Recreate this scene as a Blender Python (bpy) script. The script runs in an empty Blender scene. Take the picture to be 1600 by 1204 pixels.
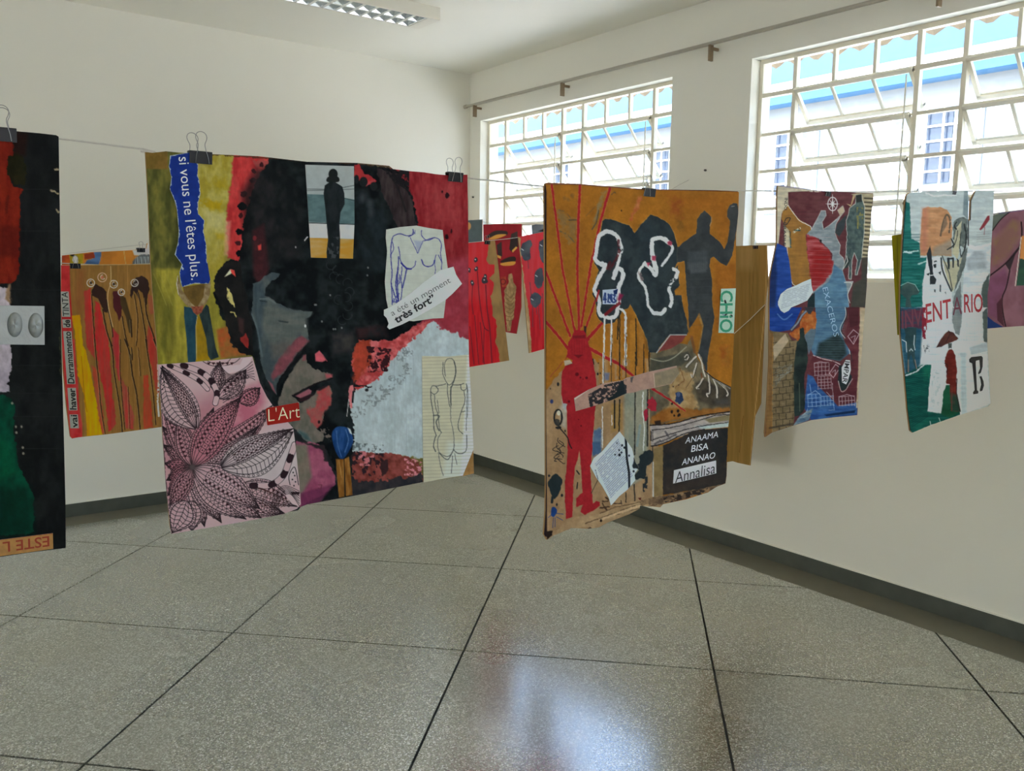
import bpy, bmesh, math, random
import numpy as np
from mathutils import Vector, Matrix

# ------------------------------------------------------------------ camera
CX, CY, FPX = 800.0, 602.0, 1344.96
YAW, PITCH, ROLL = math.radians(36.998), math.radians(-7.438), math.radians(0.912)
CAM = np.array([-3.8878, -5.7581, 1.5332])
_f = np.array([math.sin(YAW)*math.cos(PITCH), math.cos(YAW)*math.cos(PITCH), math.sin(PITCH)])
_r0 = np.array([math.cos(YAW), -math.sin(YAW), 0.0])
_u0 = np.cross(_r0, _f)
_r = _r0*math.cos(ROLL) + _u0*math.sin(ROLL)
_u = -_r0*math.sin(ROLL) + _u0*math.cos(ROLL)

scene = bpy.context.scene
col = scene.collection
cam_data = bpy.data.cameras.new('camera')
cam_data.sensor_fit = 'HORIZONTAL'
cam_data.sensor_width = 36.0
cam_data.lens = FPX/1600.0*36.0
cam_data.clip_start = 0.05
cam = bpy.data.objects.new('camera', cam_data)
col.objects.link(cam)
cam.matrix_world = Matrix(((_r[0], _u[0], -_f[0], CAM[0]), (_r[1], _u[1], -_f[1], CAM[1]),
                           (_r[2], _u[2], -_f[2], CAM[2]), (0, 0, 0, 1)))
scene.camera = cam

# ------------------------------------------------------------------ sky, sun, exposure
SKY_STRENGTH = 1.7
SUN_STRENGTH = 5.5
world = bpy.data.worlds.new('sky')
scene.world = world
world.use_nodes = True
wn = world.node_tree
wn.nodes.clear()
w_out = wn.nodes.new('ShaderNodeOutputWorld')
w_bg = wn.nodes.new('ShaderNodeBackground')
w_sky = wn.nodes.new('ShaderNodeTexSky')
w_sky.sky_type = 'NISHITA'
w_sky.sun_disc = False
w_sky.sun_elevation = math.radians(58)
w_sky.sun_rotation = math.radians(-80)
w_sky.air_density = 1.0
w_sky.dust_density = 4.0
w_bg.inputs['Strength'].default_value = SKY_STRENGTH
wn.links.new(w_sky.outputs[0], w_bg.inputs['Color'])
wn.links.new(w_bg.outputs[0], w_out.inputs['Surface'])

sun_data = bpy.data.lights.new('sun', 'SUN')
sun_data.energy = SUN_STRENGTH
sun_data.angle = math.radians(0.6)
sun_data.color = (1.0, 0.985, 0.96)
sun = bpy.data.objects.new('sun', sun_data)
col.objects.link(sun)
# sun stands behind this building (from -x, high) and lights the facade opposite
sun.rotation_euler = Vector((0.58, 0.12, -0.80)).to_track_quat('-Z', 'Y').to_euler()

vs = scene.view_settings
vs.view_transform = 'Standard'
vs.look = 'None'
vs.gamma = 1.0
vs.use_curve_mapping = False
vs.exposure = 0.39
scene.cycles.max_bounces = 12
scene.cycles.diffuse_bounces = 8
scene.cycles.transparent_max_bounces = 16

# ------------------------------------------------------------------ helpers
def un(px, py, ax, val):
    """point of the photo frame -> point on the world plane coordinate[ax] = val"""
    px = np.asarray(px, float); py = np.asarray(py, float)
    d = _f + ((px-CX)/FPX)[..., None]*_r + ((CY-py)/FPX)[..., None]*_u
    t = (val-CAM[ax])/d[..., ax]
    return CAM + d*t[..., None]

def s2l(c):
    c = np.asarray(c, float)
    return np.where(c <= 0.04045, c/12.92, ((c+0.055)/1.055)**2.4)

def rgb(r, g, b, k=1.0):
    v = s2l(np.array([r, g, b])/255.0)*k
    return (float(v[0]), float(v[1]), float(v[2]), 1.0)

MATS = {}
WP = {}
def mat(name, color=(0.5, 0.5, 0.5, 1), rough=0.6, metal=0.0, var=0.06, scale=30.0, bump=0.0, bscale=200.0, spec=0.4, attr=None):
    if name in MATS:
        return MATS[name]
    m = bpy.data.materials.new(name)
    m.use_nodes = True
    nt = m.node_tree
    b = nt.nodes['Principled BSDF']
    b.inputs['Roughness'].default_value = rough
    b.inputs['Metallic'].default_value = metal
    b.inputs['Specular IOR Level'].default_value = spec
    geo = nt.nodes.new('ShaderNodeNewGeometry')
    if attr:
        at = nt.nodes.new('ShaderNodeAttribute')
        at.attribute_name = attr
        src = at.outputs['Color']
    else:
        nz = nt.nodes.new('ShaderNodeTexNoise')
        nz.inputs['Scale'].default_value = scale
        nz.inputs['Detail'].default_value = 4
        nt.links.new(geo.outputs['Position'], nz.inputs['Vector'])
        mx = nt.nodes.new('ShaderNodeMix'); mx.data_type = 'RGBA'
        c1 = tuple(max(0, c*(1-var)) for c in color[:3])+(1,)
        c2 = tuple(min(1, c*(1+var)) for c in color[:3])+(1,)
        mx.inputs[6].default_value = c1
        mx.inputs[7].default_value = c2
        nt.links.new(nz.outputs['Fac'], mx.inputs[0])
        src = mx.outputs[2]
    nt.links.new(src, b.inputs['Base Color'])
    if bump > 0:
        n2 = nt.nodes.new('ShaderNodeTexNoise')
        n2.inputs['Scale'].default_value = bscale
        n2.inputs['Detail'].default_value = 3
        nt.links.new(geo.outputs['Position'], n2.inputs['Vector'])
        bp = nt.nodes.new('ShaderNodeBump')
        bp.inputs['Strength'].default_value = bump
        bp.inputs['Distance'].default_value = 0.002
        nt.links.new(n2.outputs['Fac'], bp.inputs['Height'])
        nt.links.new(bp.outputs['Normal'], b.inputs['Normal'])
    MATS[name] = m
    return m

def tag(o, label=None, cat=None, group=None, kind=None):
    if label: o['label'] = label
    if cat: o['category'] = cat
    if group: o['group'] = group
    if kind: o['kind'] = kind
    return o

def empty(name, loc, label=None, cat=None, group=None, kind=None, parent=None):
    o = bpy.data.objects.new(name, None)
    o.empty_display_size = 0.1
    col.objects.link(o)
    pl = wpos(parent)
    o.location = Vector(np.array(loc)-pl)
    WP[o.name] = np.array(loc, float)
    if parent is not None:
        o.parent = parent
    return tag(o, label, cat, group, kind)

def link(name, me, parent=None, loc=None):
    o = bpy.data.objects.new(name, me)
    col.objects.link(o)
    if parent is not None:
        o.parent = parent
    return o

def wpos(parent):
    return WP[parent.name] if parent is not None else np.zeros(3)

def meshobj(name, verts, faces, material, parent=None, smooth=False, label=None, org=None):
    """verts in world coordinates; the object sits at org (or at its parent's origin)"""
    verts = np.asarray(verts, float).reshape(-1, 3)
    base = wpos(parent)
    if org is None:
        if parent is None:
            org = np.array([verts[:, 0].mean(), verts[:, 1].mean(), verts[:, 2].min()])
        else:
            org = base
    org = np.asarray(org, float)
    me = bpy.data.meshes.new(name)
    me.from_pydata([tuple(v) for v in (verts-org)], [], [tuple(f) for f in faces])
    me.update()
    bm = bmesh.new(); bm.from_mesh(me)
    bmesh.ops.recalc_face_normals(bm, faces=bm.faces)
    bm.to_mesh(me); bm.free()
    if smooth:
        me.polygons.foreach_set('use_smooth', [True]*len(me.polygons))
    if material: me.materials.append(material)
    o = link(name, me, parent)
    o.location = Vector(org-base)
    WP[o.name] = org
    if label: o['label'] = label
    return o

class MB:
    def __init__(s): s.v = []; s.f = []
    def box(s, x0, x1, y0, y1, z0, z1):
        n = len(s.v)
        s.v += [(x0,y0,z0),(x1,y0,z0),(x1,y1,z0),(x0,y1,z0),(x0,y0,z1),(x1,y0,z1),(x1,y1,z1),(x0,y1,z1)]
        s.f += [(n,n+3,n+2,n+1),(n+4,n+5,n+6,n+7),(n,n+1,n+5,n+4),(n+1,n+2,n+6,n+5),(n+2,n+3,n+7,n+6),(n+3,n,n+4,n+7)]
        return s
    def bar(s, a, b, w, d, up=(0,0,1)):
        a = np.array(a, float); b = np.array(b, float); t = b-a; t /= np.linalg.norm(t)
        u = np.cross(t, up); u /= np.linalg.norm(u); v = np.cross(u, t)
        n = len(s.v)
        for p in (a, b):
            for i, j in ((-1,-1),(1,-1),(1,1),(-1,1)):
                s.v.append(tuple(p+u*w/2*i+v*d/2*j))
        s.f += [(n,n+1,n+2,n+3),(n+7,n+6,n+5,n+4)]+[(n+i,n+4+i,n+4+(i+1)%4,n+(i+1)%4) for i in range(4)]
        return s
    def tube(s, pts, r, k=6):
        pts = [np.array(p, float) for p in pts]; n0 = len(s.v)
        ref = None
        for i, p in enumerate(pts):
            t = pts[min(i+1, len(pts)-1)]-pts[max(i-1, 0)]; t = t/np.linalg.norm(t)
            if ref is None:
                ref = np.array([0,0,1.0]) if abs(t[2]) < 0.9 else np.array([1.0,0,0])
            u = np.cross(t, ref); u /= np.linalg.norm(u); v = np.cross(u, t)
            ref = v
            for j in range(k):
                a = 2*math.pi*j/k
                s.v.append(tuple(p+r*(math.cos(a)*u+math.sin(a)*v)))
        for i in range(len(pts)-1):
            for j in range(k):
                s.f.append((n0+i*k+j, n0+i*k+(j+1)%k, n0+(i+1)*k+(j+1)%k, n0+(i+1)*k+j))
        s.f += [tuple(n0+j for j in range(k)), tuple(n0+(len(pts)-1)*k+j for j in reversed(range(k)))]
        return s
    def prism(s, poly, d):
        """polygon (world points) extruded by vector d"""
        n = len(s.v); m = len(poly); d = np.array(d, float)
        s.v += [tuple(p) for p in poly]+[tuple(np.array(p)+d) for p in poly]
        s.f += [tuple(range(n, n+m)), tuple(range(n+2*m-1, n+m-1, -1))]
        s.f += [(n+i, n+m+i, n+m+(i+1) % m, n+(i+1) % m) for i in range(m)]
        return s
    def build(s, name, material, parent=None, **k):
        return meshobj(name, s.v, s.f, material, parent, **k)

# ------------------------------------------------------------------ room measures
H = 3.057            # ceiling
BH, STRIP = 0.081, 0.22
XL, YF = -7.6, -10.3   # far left wall, wall behind the camera
WT = 0.17            # window wall thickness
WZ0, WZ1 = 1.517, 2.69
WINS = [(-2.118, -0.143), (-4.661, -2.686), (-7.204, -5.229), (-9.747, -7.772)]
FX = 0.09            # steel frame plane inside the reveal

# materials of the shell
def wall_mat(name, base, var=0.03):
    m = mat(name, base, rough=0.75, var=var, scale=1.3, bump=0.15, bscale=60, spec=0.2)
    return m
M_wall = wall_mat('wall_paint', rgb(234, 232, 220))
M_ceil = wall_mat('ceiling_paint', rgb(238, 236, 224))
M_dark = mat('skirting_stone', rgb(78, 82, 73), rough=0.45, var=0.25, scale=14, bump=0.2)
M_border = mat('border_cement', rgb(108, 104, 88), rough=0.4, var=0.16, scale=9, bump=0.15)
M_joint = mat('joint_strip', rgb(44, 45, 37), rough=0.6, spec=.2)
M_frame = mat('window_steel_paint', rgb(232, 226, 206), rough=0.45, var=0.05)

def terrazzo():
    m = bpy.data.materials.new('terrazzo'); m.use_nodes = True
    nt = m.node_tree; b = nt.nodes['Principled BSDF']; L = nt.links.new
    geo = nt.nodes.new('ShaderNodeNewGeometry')
    def noise(sc, det=2):
        n = nt.nodes.new('ShaderNodeTexNoise'); n.inputs['Scale'].default_value = sc; n.inputs['Detail'].default_value = det
        L(geo.outputs['Position'], n.inputs['Vector']); return n
    def ramp(src, stops):
        r = nt.nodes.new('ShaderNodeValToRGB'); cr = r.color_ramp
        while len(cr.elements) < len(stops): cr.elements.new(0.5)
        for e, (p, c) in zip(cr.elements, stops): e.position = p; e.color = c
        L(src, r.inputs[0]); return r
    vor = nt.nodes.new('ShaderNodeTexVoronoi'); vor.inputs['Scale'].default_value = 230
    L(geo.outputs['Position'], vor.inputs['Vector'])
    sep = nt.nodes.new('ShaderNodeSeparateColor'); L(vor.outputs['Color'], sep.inputs[0])
    chips = ramp(sep.outputs[0], [(0.0, rgb(94,94,80)), (0.3, rgb(128,128,112)), (0.62, rgb(148,148,133)), (0.85, rgb(170,170,156)), (1.0, rgb(212,212,203))])
    big = noise(0.9, 2)
    stain = ramp(big.outputs['Fac'], [(0.25, rgb(238,232,214)), (0.6, (1,1,1,1)), (0.8, rgb(250,252,252))])
    mul = nt.nodes.new('ShaderNodeMix'); mul.data_type = 'RGBA'; mul.blend_type = 'MULTIPLY'; mul.inputs[0].default_value = 1
    L(chips.outputs[0], mul.inputs[6]); L(stain.outputs[0], mul.inputs[7])
    L(mul.outputs[2], b.inputs['Base Color'])
    n3 = noise(1.6, 2)
    rr = nt.nodes.new('ShaderNodeMapRange'); rr.inputs[1].default_value = 0.3; rr.inputs[2].default_value = 0.7
    rr.inputs[3].default_value = 0.18; rr.inputs[4].default_value = 0.34
    L(n3.outputs['Fac'], rr.inputs[0]); L(rr.outputs[0], b.inputs['Roughness'])
    b.inputs['Specular IOR Level'].default_value = 0.9
    b.inputs['Coat Weight'].default_value = 1.0
    b.inputs['Coat Roughness'].default_value = 0.175
    b.inputs['Coat IOR'].default_value = 2.5
    n4 = noise(14, 3)
    bp = nt.nodes.new('ShaderNodeBump'); bp.inputs['Strength'].default_value = 0.06; bp.inputs['Distance'].default_value = 0.004
    L(n4.outputs['Fac'], bp.inputs['Height']); L(bp.outputs['Normal'], b.inputs['Normal'])
    return m
M_terr = terrazzo()

def glass():
    m = bpy.data.materials.new('window_glass'); m.use_nodes = True
    nt = m.node_tree; nt.nodes.clear(); L = nt.links.new
    out = nt.nodes.new('ShaderNodeOutputMaterial')
    tr = nt.nodes.new('ShaderNodeBsdfTransparent'); tr.inputs[0].default_value = (0.95, 0.975, 0.98, 1)
    gl = nt.nodes.new('ShaderNodeBsdfGlossy'); gl.inputs['Roughness'].default_value = 0.05
    du = nt.nodes.new('ShaderNodeBsdfTranslucent'); du.inputs[0].default_value = (0.75, 0.8, 0.82, 1)
    nz = nt.nodes.new('ShaderNodeTexNoise'); nz.inputs['Scale'].default_value = 7
    mr = nt.nodes.new('ShaderNodeMapRange'); mr.inputs[3].default_value = 0.01; mr.inputs[4].default_value = 0.03
    L(nz.outputs['Fac'], mr.inputs[0])
    m1 = nt.nodes.new('ShaderNodeMixShader'); L(mr.outputs[0], m1.inputs[0]); L(tr.outputs[0], m1.inputs[1]); L(du.outputs[0], m1.inputs[2])
    lw_ = nt.nodes.new('ShaderNodeLayerWeight'); lw_.inputs[0].default_value = .5
    pw = nt.nodes.new('ShaderNodeMath'); pw.operation = 'POWER'; pw.inputs[1].default_value = 5.0; L(lw_.outputs['Facing'], pw.inputs[0])
    fr = nt.nodes.new('ShaderNodeMath'); fr.operation = 'MULTIPLY_ADD'; fr.inputs[1].default_value = .85; fr.inputs[2].default_value = .025; L(pw.outputs[0], fr.inputs[0])
    m2 = nt.nodes.new('ShaderNodeMixShader'); L(fr.outputs[0], m2.inputs[0]); L(m1.outputs[0], m2.inputs[1]); L(gl.outputs[0], m2.inputs[2])
    L(m2.outputs[0], out.inputs[0])
    return m
M_glass = glass()

# ------------------------------------------------------------------ floor: terrazzo panels laid at 45 degrees
floor = MB().box(XL, 0, YF, 0, -0.12, -0.004).build('floor', M_joint, org=(XL/2, YF/2, 0))
tag(floor, kind='structure')
TO = np.array([-3.4308, -1.5611]); TA = math.radians(-44.94); TS = 1.0
ea = np.array([math.cos(TA), math.sin(TA)]); eb = np.array([-math.sin(TA), math.cos(TA)])
def clip_rect(poly, x0, x1, y0, y1):
    for ax, v, sg in ((0,x0,1),(0,x1,-1),(1,y0,1),(1,y1,-1)):
        out = []
        for i in range(len(poly)):
            p, q = poly[i], poly[(i+1) % len(poly)]
            dp, dq = sg*(p[ax]-v), sg*(q[ax]-v)
            if dp >= 0: out.append(p)
            if dp*dq < 0:
                t = dp/(dp-dq); out.append(p+(q-p)*t)
        poly = out
        if len(poly) < 3: return []
    return poly
J = 0.0045
for i in range(-10, 11):
    for j in range(-12, 9):
        o = TO+ea*i+eb*j
        q = [o+ea*J+eb*J, o+ea*(1-J)+eb*J, o+ea*(1-J)+eb*(1-J), o+ea*J+eb*(1-J)]
        q = clip_rect(q, XL+STRIP, -STRIP, YF+STRIP, -STRIP)
        if len(q) < 3: continue
        m = MB().prism([(p[0], p[1], 0.0) for p in q], (0, 0, -0.01))
        m.build('terrazzo_panel', M_terr, floor)
b = MB().box(XL, 0, -STRIP+0.001, 0, -0.01, 0.0).build('border_strip', M_border, floor)
b = MB().box(-STRIP+0.001, 0, YF, -STRIP, -0.01, 0.0).build('border_strip', M_border, floor)
b = MB().box(XL, XL+STRIP-.001, YF, -STRIP, -0.01, 0.0).build('border_strip', M_border, floor)
b = MB().box(XL+STRIP, -STRIP, YF, YF+STRIP-.001, -0.01, 0.0).build('border_strip', M_border, floor)

# ------------------------------------------------------------------ walls, ceiling
tag(MB().box(XL-.25, WT, 0, 0.2, -.12, H+.2).build('wall_back', M_wall), kind='structure')
# wall behind the camera; two unseen openings added to light the panel fronts
FILL_WINS = [(-6.4, -4.3), (-3.6, -1.5)]; FZ0, FZ1 = 0.9, 1.6
fw = MB().box(XL-.25, WT, YF-.2, YF, -.12, FZ0).box(XL-.25, WT, YF-.2, YF, FZ1, H+.2)
edge = XL-.25
for (a, b2) in FILL_WINS:
    fw.box(edge, a, YF-.2, YF, FZ0, FZ1); edge = b2
fw.box(edge, WT, YF-.2, YF, FZ0, FZ1)
tag(fw.build('wall_front', M_wall), kind='structure')
tag(MB().box(XL-.25, WT, YF-.2, .2, H, H+.2).build('ceiling', M_ceil), kind='structure')
ww = MB()
ww.box(0, WT, YF, 0, -.12, WZ0)
ww.box(0, WT, YF, 0, WZ1, H+.1)
ys = sorted([w for w in WINS])
edge = YF
for (a, b2) in ys:
    ww.box(0, WT, edge, a, WZ0, WZ1); edge = b2
ww.box(0, WT, edge, 0, WZ0, WZ1)
tag(ww.build('wall_right', M_wall), kind='structure')
# left wall; unseen doorway added to brighten the lower back wall
lw = MB()
FILL_DOOR = [(-2.3, -1.1)]
LZ0, LZ1 = 0.0, 2.1
lw.box(XL-.25, XL, YF, 0, -.12, LZ0); lw.box(XL-.25, XL, YF, 0, LZ1, H+.1)
edge = YF
for (a, b2) in FILL_DOOR:
    lw.box(XL-.25, XL, edge, a, LZ0, LZ1); edge = b2
lw.box(XL-.25, XL, edge, 0, LZ0, LZ1)
tag(lw.build('wall_left', M_wall), kind='structure')

# skirting: dark stone; pale top edge mixes paint with a drawn-in highlight
def skirting(name, x0, x1, y0, y1):
    s = MB().box(x0, x1, y0, y1, 0, BH).build(name, M_dark)
    tag(s, kind='structure')
    MB().box(x0, x1, y0, y1, BH, BH+.004).build('pale_edge', M_wall, s)
skirting('baseboard_back', XL, -.012, -.012, 0)
skirting('baseboard_right', -.012, 0, YF, 0)
skirting('baseboard_left', XL, XL+.012, YF, FILL_DOOR[0][0])
skirting('baseboard_front', XL+.012, -.012, YF, YF+.012)

# ------------------------------------------------------------------ windows: steel casements with tilting sashes
ROWZ = [2.684, 2.503, 2.297, 2.102, 1.901, 1.711, 1.523]
def colys(y1):   # column lines going from the far jamb towards the camera
    w = [0.205, .226, .222, .218, .216, .219, .223, .216, .205]
    k = (1.975-0.03)/sum(w); out = [y1-.015]
    for a in w: out.append(out[-1]-a*k)
    return out
def window(n, y0, y1, detailed=True):
    root = empty('window_%d' % n, (FX, (y0+y1)/2, WZ0), kind='structure')
    cy = colys(y1)
    fr = MB()
    fr.box(FX-.018, FX+.018, y0, y0+.022, WZ0, WZ1).box(FX-.018, FX+.018, y1-.022, y1, WZ0, WZ1)
    fr.box(FX-.018, FX+.018, y0+.022, y1-.022, WZ1-.022, WZ1).box(FX-.018, FX+.018, y0+.022, y1-.022, WZ0, WZ0+.02)
    fr.build('window_frame', M_frame, root)
    groups = [(1, 4), (5, 8)]
    fixedcols = [0, 4, 8]
    # transom under the fixed top row, mullions
    MB().box(FX-.016, FX+.016, y0+.022, y1-.022, ROWZ[1]-.011, ROWZ[1]+.011).build('transom', M_frame, root)
    for c in range(1, 9):
        full = c in (1, 4, 5, 8)
        z0 = WZ0+.02 if full else ROWZ[1]+.011
        t = .011 if full else .008
        MB().box(FX-.014, FX+.014, cy[c]-t, cy[c]+t, z0, ROWZ[1]-.011 if False else (ROWZ[0]-.016)).build('mullion', M_frame, root)
    for c in fixedcols:
        for rz in ROWZ[2:6]:
            MB().box(FX-.012, FX+.012, cy[c+1]+.011, cy[c]-.011, rz-.008, rz+.008).build('glazing_bar', M_frame, root)
    def pane(y_a, y_b, z_a, z_b, par=root):
        MB().box(FX-.0015, FX+.0015, y_a, y_b, z_a, z_b).build('pane', M_glass, par)
    for c in range(9):
        pane(cy[c+1]+.009, cy[c]-.009, ROWZ[1]+.011, ROWZ[0]-.016)
    for c in fixedcols:
        for r in range(1, 6):
            pane(cy[c+1]+.011, cy[c]-.011, ROWZ[r+1]+.008, ROWZ[r]-.009)
    ang = math.radians(41)
    for (c0, c1) in groups:
        ya, yb = cy[c1]+.014, cy[c0]-.014
        for r in range(1, 6):
            top, bot = ROWZ[r], ROWZ[r+1]
            hgt = top-bot-.012
            # pivot a little below the top edge; top leans into the room, bottom swings out
            pv = np.array([FX, 0, top-.04])
            def P(y, s):      # s measured downwards from the pivot along the sash
                return (pv[0]+math.sin(ang)*s, y, pv[2]-math.cos(ang)*s)
            s0, s1 = -.045, hgt-.045
            nrm = (math.cos(ang), 0, math.sin(ang))
            sash = empty('sash', (FX, (ya+yb)/2, bot), parent=root)
            m = MB()
            for s in (s0, s1):
                m.bar(P(ya, s), P(yb, s), .02, .02, up=nrm)
            for y in (ya+.009, yb-.009):
                m.bar(P(y, s0), P(y, s1), .018, .02, up=nrm)
            m.build('sash_frame', M_frame, sash)
            for k in (1, 2):
                y = cy[c0+k]
                MB().bar(P(y, s0+.009), P(y, s1-.009), .014, .012, up=nrm).build('glazing_bar', M_frame, sash)
            for k in range(3):
                a_, b_ = cy[c0+k+1]+.007, cy[c0+k]-.007
                if k == 0: b_ = yb-.017
                if k == 2: a_ = ya+.017
                MB().bar(P((a_+b_)/2, s0+.01), P((a_+b_)/2, s1-.01), abs(b_-a_), .003, up=nrm).build('pane', M_glass, sash)
            # fixed ledge bar between the rows
            if r > 1:
                MB().box(FX-.008, FX+.008, ya-.003, yb+.003, top-.005, top+.005).build('glazing_bar', M_frame, root)
        # operating rod linking the sashes on the camera side
        MB().tube([(FX-.045, ya+.02, ROWZ[1]-.03), (FX-.045, ya+.02, ROWZ[5]-.09)], .004, 6).build('lever_rod', M_frame, root)
    return root
for n, (a, b2) in enumerate(WINS[:3]):
    window(n+1, a, b2)
r4 = empty('window_4', (FX, sum(WINS[3])/2, WZ0), kind='structure')
m = MB(); a, b2 = WINS[3]
m.box(FX-.018, FX+.018, a, a+.022, WZ0, WZ1).box(FX-.018, FX+.018, b2-.022, b2, WZ0, WZ1)
m.box(FX-.018, FX+.018, a, b2, WZ1-.022, WZ1).box(FX-.018, FX+.018, a, b2, WZ0, WZ0+.02)
m.build('window_frame', M_frame, r4)
for n, (a, b2) in enumerate(FILL_WINS):  # frames for the rear openings added as fill light
    rr = empty('window_%d' % (5+n), ((a+b2)/2, YF-.1, FZ0), kind='structure')
    m = MB()
    m.box(a, a+.03, YF-.12, YF-.08, FZ0, FZ1).box(b2-.03, b2, YF-.12, YF-.08, FZ0, FZ1)
    m.box(a+.03, b2-.03, YF-.12, YF-.08, FZ1-.03, FZ1).box(a+.03, b2-.03, YF-.12, YF-.08, FZ0, FZ0+.03)
    m.build('window_frame', M_frame, rr)
a, b2 = FILL_DOOR[0]
rr = empty('added_door_1', (XL-.12, (a+b2)/2, 0), kind='structure')  # frame of the doorway added for the light it lets in
m = MB()
m.box(XL-.2, XL-.02, a, a+.04, 0, LZ1).box(XL-.2, XL-.02, b2-.04, b2, 0, LZ1).box(XL-.2, XL-.02, a+.04, b2-.04, LZ1-.04, LZ1)
m.build('added_door_frame', M_frame, rr)
tag(MB().box(XL-2.4, XL-.25, -6, 0.2, 2.6, 2.75).build('sun_block_slab_1', M_wall), kind='structure')   # unseen slab added to keep direct sun out of the door

# ------------------------------------------------------------------ outside: ground, own eave, facade opposite
M_ground = mat('outside_paving', rgb(198, 200, 198), rough=0.9, var=0.1, scale=3)
tag(MB().box(WT, 60, -60, 60, -.5, -.35).build('ground', M_ground), kind='structure')
tag(MB().box(XL-.25, WT, -60, YF-.2, -.5, -.35).build('ground_yard', M_ground), kind='structure')
tag(MB().box(-60, XL-.25, -60, 60, -.5, -.35).build('ground_corridor', M_ground), kind='structure')
M_tile = mat('roof_sheet', rgb(160, 140, 112), rough=0.85, var=0.1, scale=12)
def eave():
    n = 560; y0, y1 = -13.0, 5.0
    v = []; f = []
    zt, zb = 3.35, 2.793; x0, x1 = .18, .60
    per = .137
    for k in range(n+1):
        y = y0+(y1-y0)*k/n
        w = .017*math.cos(2*math.pi*y/per)
        v += [(x0, y, zt+w), (x1, y, zb+w), (x1, y, zb+w+.008), (x0, y, zt+w+.008)]
    for k in range(n):
        a, b_ = 4*k, 4*k+4
        f += [(a, a+1, b_+1, b_), (a+1, a+2, b_+2, b_+1), (a+2, a+3, b_+3, b_+2), (a+3, a, b_, b_+3)]
    o = meshobj('corrugated_eave', v, f, M_tile)
    tag(o, 'corrugated roof sheet overhanging outside above the windows', 'eave')
eave()
XB = 8.0
M_facade = mat('facade_paint', rgb(126, 130, 132), rough=0.85, var=0.04, scale=2)
M_fascia = mat('fascia_paint', rgb(38, 90, 130), rough=0.6, var=0.08, scale=3)
M_fglass = mat('facade_glass', rgb(44, 56, 76), rough=0.12, var=0.2, scale=2)
bld = empty('school_building', (XB, 2, -.35), 'white building with a pale blue fascia and barred windows outside across the yard', 'building')
MB().box(XB, XB+5, -12, 16, -.35, 4.3).build('facade_wall', M_facade, bld)
MB().box(XB-.3, XB+5.2, -12.2, 16.2, 4.20, 4.39).build('fascia', M_fascia, bld)
MB().prism([(XB-.34, -12.3, 4.39), (XB+.9, -12.3, 4.82), (XB+.9, -12.3, 4.39)], (0, 28.6, 0)).build('lower_roof', mat('white_sheet_roof', rgb(214,216,218), rough=.6), bld)
MB().prism([(XB+.9, -12.3, 4.39), (XB+.9, -12.3, 4.80), (XB+3.6, -12.3, 6.25), (XB+6.4, -12.3, 4.39)], (0, 28.6, 0)).build('sky_stand_in', mat('sky_blue_sheet', rgb(24,54,76), rough=.6), bld)  # blue sheet standing in for the strip of sky above the building
for yc in (-5.2, -2.3, .45, 2.9, 5.6, 8.4):
    w = empty('window', (XB, yc, 2.5), parent=bld)
    MB().box(XB-.03, XB+.02, yc-.62, yc+.62, 2.55, 3.85).build('window_recess', mat('facade_grille_back', rgb(110,120,130), rough=.7), w)
    MB().box(XB-.045, XB-.03, yc-.22, yc+.16, 2.85, 3.78).build('pane', M_fglass, w)
    g = MB()
    for k in range(7):
        z = 2.6+k*.2
        g.bar((XB-.10, yc-.62, z), (XB-.10, yc+.62, z), .025, .025)
    for k in range(6):
        y = yc-.6+k*.24
        g.bar((XB-.10, y, 2.55), (XB-.10, y, 3.85), .02, .02, up=(1, 0, 0))
    g.build('window_grille', M_frame, w)
for yc in (-6.7, -.95, 4.3):
    MB().box(XB-.25, XB, yc-.15, yc+.15, -.35, 4.27).build('pilaster', M_facade, bld)

# ------------------------------------------------------------------ curtain rod over the windows
M_rod = mat('rod_metal', rgb(176, 170, 156), rough=0.4, var=.06, metal=0.3)
rod = empty('curtain_rod', (-.06, -3, 2.8), 'long grey curtain rod on brackets running above both windows', 'curtain rod')
MB().tube([(-.06, -.015, 2.802), (-.06, -9.6, 2.806)], .0105, 10).build('rod', M_rod, rod)
MB().tube([(-.06, -.012, 2.802), (-.06, -.04, 2.802)], .015, 10).build('end_cap', M_rod, rod)
M_brk = mat('bracket_metal', rgb(138, 118, 92), rough=.5, var=.15)
for y in (-.152, -1.185, -2.45, -3.72, -5.1, -6.4, -7.7):
    MB().box(-.075, -.045, y-.006, y+.006, 2.71, 2.795).box(-.045, 0, y-.006, y+.006, 2.77, 2.785).build('bracket', M_brk, rod)

# ------------------------------------------------------------------ ceiling luminaire (switched off)
M_lum = mat('luminaire_enamel', rgb(232, 228, 214), rough=.4, var=.02)
M_alu = mat('louver_aluminium', (0.82, 0.85, 0.87, 1), rough=.12, metal=1.0, var=.03)
M_tube = mat('fluorescent_tube', rgb(235, 240, 240), rough=.3, var=.02)
lx0, lx1, ly0, ly1, lz = -2.36, -1.088, -1.29, -1.048, 2.987
lum = empty('ceiling_luminaire', ((lx0+lx1)/2, (ly0+ly1)/2, lz), 'white ceiling light with mirrored louvre grid, switched off', 'ceiling light')
m = MB()
ins = .076
m.box(lx0, lx1, ly0, ly0+.012, lz, H).box(lx0, lx1, ly1-.012, ly1, lz, H)
m.box(lx0, lx0+ins, ly0+.012, ly1-.012, lz, H).box(lx1-ins, lx1, ly0+.012, ly1-.012, lz, H)
m.box(lx0+ins, lx1-ins, ly0+.012, ly1-.012, H-.012, H)
m.build('housing', M_lum, lum)
ymid = (ly0+ly1)/2
MB().box(lx0+ins, lx1-ins, ymid-.006, ymid+.006, lz+.002, lz+.05).build('louver_spine', M_alu, lum)
nb = 14
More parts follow.
